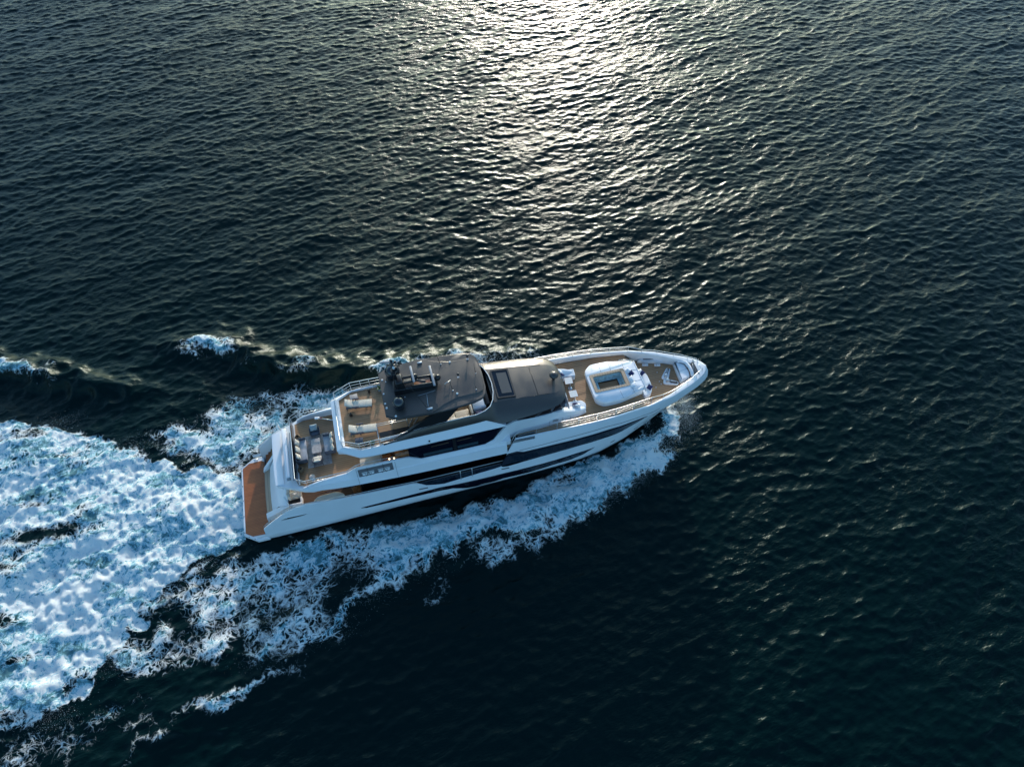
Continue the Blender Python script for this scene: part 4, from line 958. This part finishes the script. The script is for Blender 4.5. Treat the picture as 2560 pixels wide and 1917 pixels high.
# mast base and arch
arch = MB()
arch.prism(roundpoly([(12.6, -.40), (15.3, -.42), (15.5, -.1), (15.35, .42), (12.6, .46)], .12, 3), 10.12, lambda x, y: 10.72 - .10 * (x - 12.6) / 2.9 * 2.2, .03)
arch.box((13.1, 0, 10.8), (.5, .75, 1.2), ry=-.15, bev=.08); arch.box((13.6, .22, 11.1), (1.3, .16, .12), bev=.03).box((13.6, -.2, 11.1), (1.3, .16, .12), bev=.03)
arch.box((14.6, -.3, 10.55), (1.6, .14, .3), ry=.08, bev=.04).box((14.6, .32, 10.55), (1.6, .14, .3), ry=.08, bev=.04).box((15.25, 0, 10.55), (.3, .6, .35), bev=.08).box((14.2, .1, 10.6), (1.1, .2, .12), rz=-.35, bev=.03)
arch.box((13.4, 0, 10.5), (1.1, .7, .4), bev=.06)
archo = arch.build('mast_arch', BLACK, yacht)
MB().prism(roundpoly([(13.95, -.2), (15.0, -.22), (15.0, .24), (13.95, .2)], .06, 3), lambda x, y: 10.6, lambda x, y: 10.675 - .076 * (x - 13.95)).build('arch_hatch', VARN, archo)
mast = MB().tube([(12.85, .15, 10.3), (12.85, .15, 13.1)], .15, 8, r2=.07).box((12.8, .2, 11.9), (.3, .5, .16), bev=.04).box((12.95, .1, 12.35), (.34, .2, .3), bev=.05).tube([(12.5, .25, 12.7), (13.3, .0, 12.7)], .05).tube([(12.85, -.3, 12.2), (12.85, .6, 12.2)], .035).ball((12.85, .15, 13.15), .09).ball((13.05, .3, 12.75), .10).ball((12.75, -.1, 12.3), .08).box((12.85, .15, 11.6), (.22, .25, .5), bev=.05).tube([(12.8, .4, 11.4), (12.8, .4, 12.4)], .05)
masto = mast.build('signal_mast', BLACK, yacht)
MB().box((12.45, .26, 13.0), (.55, .12, .10), rz=-.15, bev=.02).tube([(12.45, .26, 12.7), (12.45, .26, 13.0)], .03).build('thermal_camera', GREYP, masto)
MB().lathe((12.9, .05, 12.45), [(.07, 0), (.09, .1), (.05, .22), (.01, .24)], 10).build('navigation_light', WHITE2, masto)
for (x, y, z, ln) in ((13.95, .12, 11.42, 1.30), (15.18, .02, 10.95, 1.65)):
    ra = MB().lathe((x + .22 * (x > 14) + .12, y - .05, z - .42), [(.16, 0), (.2, .12), (.19, .26), (.1, .36), (.02, .38)], 14).build('radar_pedestal', BLACK, yacht)
    MB().box((x, y, z), (.15, ln, .09), bev=.03, rz=.02).build('radar_scanner', GREYP, ra)
for side, z0 in ((-1, 10.12), (1, 10.12)):
    x, y = (12.74, side * 1.28)
    h = .34 if side < 0 else .34; rr = .41 if side < 0 else .50
    MB().lathe((x, y, z0), [(rr * .62, 0), (rr * .80, .04), (rr * .96, h), (rr, h + .12)] + [(rr * math.cos(a), h + .12 + rr * math.sin(a)) for a in np.linspace(.1, 1.55, 10)], 28).build('satellite_dome', DOME, yacht)
for x, y, s_h in ((11.98, 1.1, .06), (11.91, -.03, .07), (11.89, -.8, .06), (11.93, -1.15, .07), (12.4, -1.9, .06), (16.58, 1.42, .07), (16.53, -1.2, .08), (12.9, -.75, .04), (13.2, -.62, .04)):
    MB().lathe((x, y, 10.10), [(.07, 0), (.075, .03), (.05, s_h), (.01, s_h + .015)], 12).build('antenna_puck', WHITE2, yacht)
for x, y in ((17.79, 1.35), (16.87, .04)):
    q = MB().tube([(x, y, 10.1), (x, y, 10.42)], .02).ball((x, y, 10.48), .09, seg=12).build('camera_dome', BLACK, yacht); MB().box((x, y, 10.13), (.12, .12, .05)).build('camera_foot', STEEL, q)
for x, y, tx, ty, tz in ((14.58, 1.90, 13.6, 2.25, 13.2), (14.48, -1.88, 13.6, -1.55, 12.6), (15.95, 1.39, 15.75, 1.6, 11.2), (18.05, .05, 18.0, .25, 11.0), (17.8, -1.2, 17.78, -1.15, 10.5), (16.3, -.9, 16.2, -.7, 10.9), (12.2, .9, 12.5, 1.1, 11.2)):
    q = MB().tube([(x, y, 10.1), (tx, ty, tz)], .016 if tz > 11.5 else .022, 5, r2=.008).build('whip_antenna', BLACK, yacht)
    MB().box((x, y, 10.13), (.16, .10, .06) if tz > 12 else (.09, .07, .05), bev=.01).build('antenna_mount', STEEL, q)
for y in (-1.88, 1.90): MB().box((14.62, y - .05, 10.15), (.30, .14, .12), bev=.02).build('loudhailer', STEEL, yacht)
MB().tube([(15.9, -.38, 10.35), (16.28, -.24, 10.35)], .022).tube([(15.9, -.38, 10.12), (15.9, -.38, 10.35)], .022).tube([(16.28, -.24, 10.12), (16.28, -.24, 10.42)], .022).build('signal_horn', STEEL, yacht)
mb = MB().tube([(14.0, -.75, 10.155), (15.2, -.62, 10.155)], .015).tube([(14.6, -.7, 10.155), (14.52, -1.75, 10.13)], .03)
mb.build('cable_conduit', GREYP, yacht)

# ================================================================ loose things on the decks
def leg(mbp, x, y, z0, z1, r=.018, m=None, dx=0, dy=0):
    return MB().tube([(x + dx, y + dy, z0), (x, y, z1)], r).build('leg', m or DGREY, mbp)
def pillow(name, loc, size, rz, m, label, tilt=0.0, rx=0.0, group=None, cat='cushion'):
    mb = MB(); w_, h_, t_ = size; n = 9; rows = []
    for sgn in (1, -1):
        rows = []
        for i in range(n):
            r = []
            for j in range(n):
                u = -1 + 2 * i / (n - 1); v = -1 + 2 * j / (n - 1)
                b = (1 - abs(u) ** 2.4) ** .5 * (1 - abs(v) ** 2.4) ** .5
                r.append((u * w_ / 2 * (1 - .06 * (1 - abs(v))), v * h_ / 2 * (1 - .06 * (1 - abs(u))), sgn * t_ / 2 * b))
            rows.append(r)
        mb.loft(rows, flip=(sgn > 0))
    o = mb.build(name, m, None, weld=True); o.location = loc; o.rotation_euler = (rx, tilt, rz)
    return tag(o, label, cat, group)
# --- upper aft deck
r_ = MB().prism([(5.78, -1.32), (7.42, -1.32), (7.42, 1.26), (5.78, 1.26)], 0, .012).build('deck_rug', RUGM); r_.location = (0, 0, 5.2)
tag(r_, 'flat grey woven rug under the table and sofas on the aft upper deck', 'rug')
def sofa(name, loc, rz, ln, label):
    t = empty(name, loc, rz)            # local: x forward (seat faces +x), y along
    MB().box((.05, 0, .30), (.66, ln - .16, .16), bev=.05).build('seat_cushion', GREYF, t)
    MB().box((0, 0, .20), (.74, ln, .06), bev=.02).build('seat_base', DGREY, t)
    MB().box((-.33, 0, .45), (.10, ln, .46), bev=.04, ry=-.12).build('backrest', DGREY, t)
    for s_i in (-1, 1): MB().box((.02, s_i * (ln / 2 - .04), .40), (.70, .10, .34), bev=.04).build('armrest', DGREY, t)
    for sx in (-.3, .32):
        for sy in (-1, 1): leg(t, sx, sy * (ln / 2 - .06), 0, .2, .02, VARN)
    tag(t, label, 'sofa', 'grey outdoor sofas on the aft deck'); return t
sofa('outdoor_sofa', (5.50, -.03, 5.213), 0, 1.84, 'grey outdoor sofa with beige cushions backing onto the stern rail')
sofa('outdoor_sofa', (7.44, .06, 5.213), math.pi, 1.50, 'grey outdoor sofa tucked beneath the fly deck edge, facing the stern')
for i, y in enumerate((.52, -.04, -.60)):
    pillow('cushion', (5.32, y, 5.82), (.46, .46, .20), .15 * (i - 1), CREAM, 'beige cushion %s on the sofa against the stern rail' % ('nearest the port armchair', 'in the middle', 'nearest the starboard basket')[i], tilt=R(62), group='beige cushions along the stern sofa')
for i, y in enumerate((.52, .02, -.46)):
    pillow('cushion', (7.64, y, 5.84), (.42, .44, .18), math.pi + .1 * i, CREAM, 'taupe cushion %s of the sofa under the fly deck edge' % ('at the port end', 'in the middle', 'at the starboard end')[i], tilt=R(62), group='taupe cushions on the forward sofa')
def armchair(loc, rz, fab, label):
    t = empty('armchair', loc, rz)
    MB().box((.05, 0, .31), (.50, .56, .14), bev=.05).build('seat_cushion', fab, t)
    mb = MB(); pts = [(.26, .33), (-.12, .34), (-.28, .22), (-.31, 0), (-.28, -.22), (-.12, -.34), (.26, -.33)]
    mb.loft([[(x, y, .22), (x * 1.04, y * 1.03, .36 + .2 * (x < .1)), (x * 1.08, y * 1.05, .38 + .24 * (x < .1)), (x * .93, y * .9, .37 + .2 * (x < .1)), (x * .88, y * .85, .22)] for x, y in pts]); mb.build('backrest', DGREY, t)
    MB().box((0, 0, .2), (.56, .62, .05), bev=.02).build('seat_base', DGREY, t)
    for sx in (-.22, .24):
        for sy in (-.27, .27): leg(t, sx, sy, 0, .2, .018, DGREY, dx=sx * .25, dy=sy * .15)
    return tag(t, label, 'armchair', 'armchairs at the ends of the coffee table')
armchair((6.55, 1.33, 5.2), R(-90), DGREY, 'charcoal armchair with pale blue cushion on the port side of the coffee table')
armchair((6.52, -1.03, 5.213), R(90), CREAM, 'cream and charcoal armchair on the starboard end of the grey rug')
pillow('cushion', (6.53, 1.47, 5.82), (.46, .52, .20), R(90), simple('pale_blue_fabric', (.30, .36, .38), .85, noise=.1), 'pale blue grey cushion on the charcoal port side armchair', tilt=R(-48))
pillow('cushion', (6.52, -1.22, 5.76), (.30, .50, .16), R(90), CREAM, 'long cream cushion leaning in the starboard armchair', tilt=R(55))
t = empty('coffee_table', (6.53, .10, 5.213))
MB().prism(roundpoly([(-.32, -.58), (.32, -.58), (.30, .58), (-.30, .58)], .05, 3), .34, .40, .01).build('table_top', TABLEG, t)
for sx in (-.24, .24):
    for sy in (-.48, .48): leg(t, sx, sy, 0, .34)
tag(t, 'low grey rectangular coffee table between the two sofas', 'table')
def basket(loc, label):
    t = MB().lathe((0, 0, 0), [(.14, 0), (.20, .08), (.225, .2), (.19, .34), (.13, .42), (.11, .42), (.10, .30), (.02, .30)], 22).build('wicker_lantern', WICKER); t.location = loc
    MB().lathe((0, 0, .30), [(.05, 0), (.05, .06), (.01, .065)], 10).build('candle', BLACK, t)
    return tag(t, label, 'lantern', 'wicker lanterns by the stern rail')
basket((5.33, 1.18, 5.2), 'round brown wicker lantern beside the port end of the stern sofa')
basket((5.32, -1.42, 5.2), 'round brown wicker lantern beside the starboard end of the stern sofa')
t = empty('side_table', (6.05, -2.28, 5.2)); MB().lathe((0, 0, .42), [(.20, 0), (.20, .02), (.01, .021)], 18).build('table_top', TABLEG, t); MB().tube([(0, 0, 0), (0, 0, .42)], .02).lathe((0, 0, 0), [(.13, 0), (.12, .02), (.02, .03)], 14).build('pedestal', STEEL, t)
tag(t, 'small round glass side table by the starboard rail of the aft upper deck', 'side table')
# --- fly deck loungers
def lounger(loc, rz, label):
    t = empty('sun_lounger', loc, rz)       # head at -x
    MB().box((.30, 0, .33), (1.26, .56, .11), bev=.045).build('mattress', CREAM, t)
    MB().box((-.60, 0, .47), (.62, .56, .10), bev=.045, ry=.50).build('backrest', CREAM, t)
    MB().box((.05, 0, .25), (1.76, .60, .05), bev=.015).build('frame', DGREY, t)
    for s_i in (-1, 1): MB().box((-.16, s_i * .34, .46), (.46, .09, .05), bev=.02).box((-.16, s_i * .34, .34), (.06, .05, .24)).build('armrest', DGREY, t)
    for x in (.34,): MB().box((x, 0, .388), (.012, .55, .004)).build('mattress_seam', GREYF, t)
    for sx in (-.78, .86):
        for sy in (-.25, .25): leg(t, sx, sy, 0, .25, .02)
    return tag(t, label, 'sun lounger', 'cream sun loungers on the fly deck')
lounger((10.03, 1.08, 7.762), R(-8), 'cream sun lounger with raised back on the port side of the fly deck')
lounger((10.05, -.99, 7.762), R(-5), 'cream sun lounger with raised back beside the stair rail on the starboard side')
for x, y, rz, lb in ((9.80, 1.72, .05, 'square grey side table on the port side of the port lounger'), (9.70, -1.80, -.1, 'square charcoal side table near the starboard fly deck rail')):
    t = empty('side_table', (x, y, 7.762), rz); MB().box((0, 0, .30), (.52, .44, .03), bev=.008).build('table_top', TABLEG if y > 0 else DGREY, t)
    for sx in (-.22, .22):
        for sy in (-.17, .17): leg(t, sx, sy, 0, .29, .012)
    tag(t, lb, 'side table', 'square side tables beside the loungers')
def shoes(name, x, y, z, label, cat):
    mb = MB()
    for k in range(3): mb.lathe((x + random.uniform(-.1, .1), y + random.uniform(-.12, .12), z), [(.05, 0), (.08, .06), (.06, .2), (.03, .26 + .05 * k), (.01, .27 + .05 * k)], 10)
    return tag(mb.build(name, BLACK), label, cat)
shoes('lantern_set', 9.42, .52, 7.762, 'cluster of small black lanterns by the port lounger', 'lanterns')
shoes('lantern_set', 10.95, 2.12, 7.762, 'cluster of small black lanterns by the port fly deck rail', 'lanterns')
shoes('lantern_set', 10.15, -2.10, 7.762, 'cluster of small black lanterns beside the potted plant by the starboard rail', 'lanterns')
def plant(loc, label, s=1.0):
    t = empty('potted_plant', loc)
    MB().lathe((0, 0, 0), [(.09 * s, 0), (.12 * s, .16 * s), (.10 * s, .17 * s), (.02, .15 * s)], 14).build('pot', GREYP, t)
    mb = MB()
    for k in range(46):
        a = random.uniform(0, 6.28); e = random.uniform(.2, 1.35); l = random.uniform(.12, .34) * s
        b = Vector((0, 0, .16 * s)); d = Vector((math.cos(a) * math.cos(e), math.sin(a) * math.cos(e), math.sin(e)))
        sd = Vector((-math.sin(a), math.cos(a), 0)) * .02 * s
        mid = b + d * l * .6; tip = b + d * l + Vector((0, 0, -.05 * s))
        mb.add([b, mid + sd, tip, mid - sd], [(0, 1, 2, 3)])
    mb.build('foliage', LEAF, t); return tag(t, label, 'plant', 'potted plants on the fly deck')
plant((10.55, -2.10, 7.762), 'small green plant in a grey pot by the starboard fly deck rail', 1.0)
plant((11.62, 2.02, 7.762), 'dark green plant in a grey pot at the port edge of the hardtop', 1.4)
# --- foredeck tables
def deck_table(x, y, rz, label):
    t = empty('pedestal_table', (x, y, 5.152), rz)
    MB().box((0, 0, .62), (.62, .62, .03)).build('table_edge', VARN, t)
    MB().box((0, 0, .638), (.56, .56, .012)).build('table_top', TOP, t)
    MB().tube([(.1, -.2, 0), (.1, -.2, .6)], .05).lathe((.1, -.28, 0), [(.17, 0), (.16, .02), (.02, .03)], 20).build('pedestal', STEEL, t)
    return tag(t, label, 'table', 'pedestal tables on the foredeck')
deck_table(25.03, .80, R(-4), 'white topped pedestal table by the port foredeck settee')
deck_table(25.02, -.40, R(-2), 'white topped pedestal table by the starboard foredeck settee')
# --- cushions forward
g = 'scatter cushions on the foredeck'
pillow('cushion', (30.72, .45, 5.24), (.36, .36, .14), .35, NAVYF, 'navy blue cushion on the port half of the low forward lounge', tilt=R(-30), group=g)
pillow('cushion', (30.62, .62, 5.22), (.36, .36, .14), .2, WFAB, 'white cushion behind the navy one on the port half of the low forward lounge', tilt=R(-24), group=g)
pillow('cushion', (30.80, -.92, 5.24), (.38, .38, .14), .6, NAVYF, 'navy blue cushion at the starboard end of the low forward lounge', tilt=R(-30), group=g)
pillow('cushion', (29.62, .10, 6.0), (.40, .40, .15), .25, NAVYF, 'navy blue cushion standing on the sunpad beside the hot tub', tilt=R(-48), group=g)
pillow('bolster', (29.50, .42, 5.96), (.34, .42, .18), .5, WFAB, 'white pillow on the sunpad at the port corner of the hot tub rim', tilt=R(-40), cat='pillow')
pillow('bolster', (29.46, -.32, 5.96), (.34, .52, .20), -.1, WFAB, 'white pillow on the sunpad next to the navy cushion', tilt=R(-48), cat='pillow')
pillow('bolster', (29.42, -.86, 5.96), (.40, .46, .16), -.25, WFAB, 'white pillow on the sunpad at the starboard corner of the hot tub rim', tilt=R(-25), cat='pillow')
pillow('cushion', (24.72, 1.42, 5.86), (.36, .36, .15), .6, NAVYF, 'navy blue cushion on the port foredeck settee by the windscreen', tilt=R(50), group=g)
pillow('cushion', (24.66, 1.62, 5.92), (.40, .38, .16), .3, WFAB, 'white cushion on the port foredeck settee by the windscreen', tilt=R(48), group=g)
pillow('cushion', (24.85, -1.28, 5.86), (.34, .40, .15), R(80), NAVYF, 'navy blue cushion on the starboard foredeck settee', tilt=R(58), group=g)
pillow('cushion', (25.0, -1.46, 5.86), (.36, .44, .18), R(80), WFAB, 'white cushion in front of the navy one on the starboard foredeck settee', tilt=R(50), group=g)

# ================================================================ spray
def spray(name, seeds, n, label):
    r = np.random.default_rng(5); vs = []; fs = []
    for (cx, cy, cz, sx, sy, sz, k, smin, smax) in seeds:
        for _ in range(int(n * k)):
            p = np.array([cx, cy, cz]) + r.normal(size=3) * [sx, sy, sz]; p[2] = max(.02, abs(p[2]))
            if abs(p[1]) < Bz(p[0], p[2]) + .05 and p[0] < 34: continue
            s = r.uniform(smin, smax) ** 1.0
            o = len(vs); a = r.normal(size=(4, 3)) * s
            vs += [tuple(p + q) for q in a]; fs += [(o, o + 1, o + 2), (o, o + 2, o + 3), (o, o + 3, o + 1), (o + 1, o + 3, o + 2)]
    me = bpy.data.meshes.new(name); me.from_pydata(vs, [], fs); m, nt, p = mat('spray_water')
    p.inputs['Base Color'].default_value = (.9, .92, .92, 1); p.inputs['Roughness'].default_value = .5; p.inputs['Transmission Weight'].default_value = 0.0; p.inputs['Subsurface Weight'].default_value = 0
    me.materials.append(m); o = bpy.data.objects.new(name, me); COL.objects.link(o)
    return tag(o, label, None, kind='stuff')
sd = [(34.4, .1, .8, .6, .6, .7, 3.2, .004, .009), (34.6, -1.2, .5, .45, .8, .4, 2.6, .004, .009), (35.0, -.4, .5, .4, .7, .4, 1.4, .004, .008)]
for i in range(16):
    t_ = i / 15; x = 33.4 - 13 * t_
    y = -float(np.interp(x, [18, 22, 27, 31, 33.5], [7.6, 7.7, 6.3, 4.9, 2.4])) + .4
    sd.append((x, y, .5, .7, .45, .22, .7, .004, .010))
for x, y in ((16, -7.2), (12, -8.4), (8, -9.3), (5, -11), (1, -11.5), (-2, 15.8), (-19, 18.1), (-8, -9.6), (-12, -12), (-14, 10.6), (-8, 7.1), (-3, 3.4), (-3, -3.8), (22, 8.3)):
    sd.append((x, y, .45, 1.0, .5, .22, .45, .004, .009))
spray('bow_spray', sd, 1500, 'fine white droplets thrown up along the bow wave and wake crests')

# each separate piece of these parts becomes a part of its own
def split_islands(o):
    me = o.data; n = len(me.vertices); lab = np.arange(n)
    e = np.empty(len(me.edges) * 2, np.int32); me.edges.foreach_get('vertices', e); e = e.reshape(-1, 2)
    while True:
        m_ = np.minimum(lab[e[:, 0]], lab[e[:, 1]]); new = lab.copy()
        np.minimum.at(new, e[:, 0], m_); np.minimum.at(new, e[:, 1], m_); new = new[new]
        if (new == lab).all(): break
        lab = new
    ids = np.unique(lab)
    if len(ids) < 2: return
    base = o.name.split('.')[0]
    for k, i in enumerate(ids):
        bm = bmesh.new(); bm.from_mesh(me); bm.verts.ensure_lookup_table()
        bmesh.ops.delete(bm, geom=[v for v in bm.verts if lab[v.index] != i], context='VERTS')
        m2 = bpy.data.meshes.new(base); bm.to_mesh(m2); bm.free(); m2.materials.append(me.materials[0])
        q = bpy.data.objects.new(base, m2); COL.objects.link(q); q.parent = o.parent
    bpy.data.objects.remove(o)
for o in list(yacht.children):
    if o.name.split('.')[0] in ('transom_wing', 'hull_knuckle', 'window_mullion', 'skirt_recess', 'panel_seam', 'boot_stripe', 'bulwark', 'wheelhouse_shoulder', 'house_side_wall', 'upper_deck_skirt', 'cushion_seam', 'roof_seam', 'stair_handhold', 'grab_rail', 'side_vent', 'upper_deck_floor', 'foredeck_rail', 'stern_glass'):
        split_islands(o) if o.name.split('.')[0] not in ('foredeck_rail',) else None
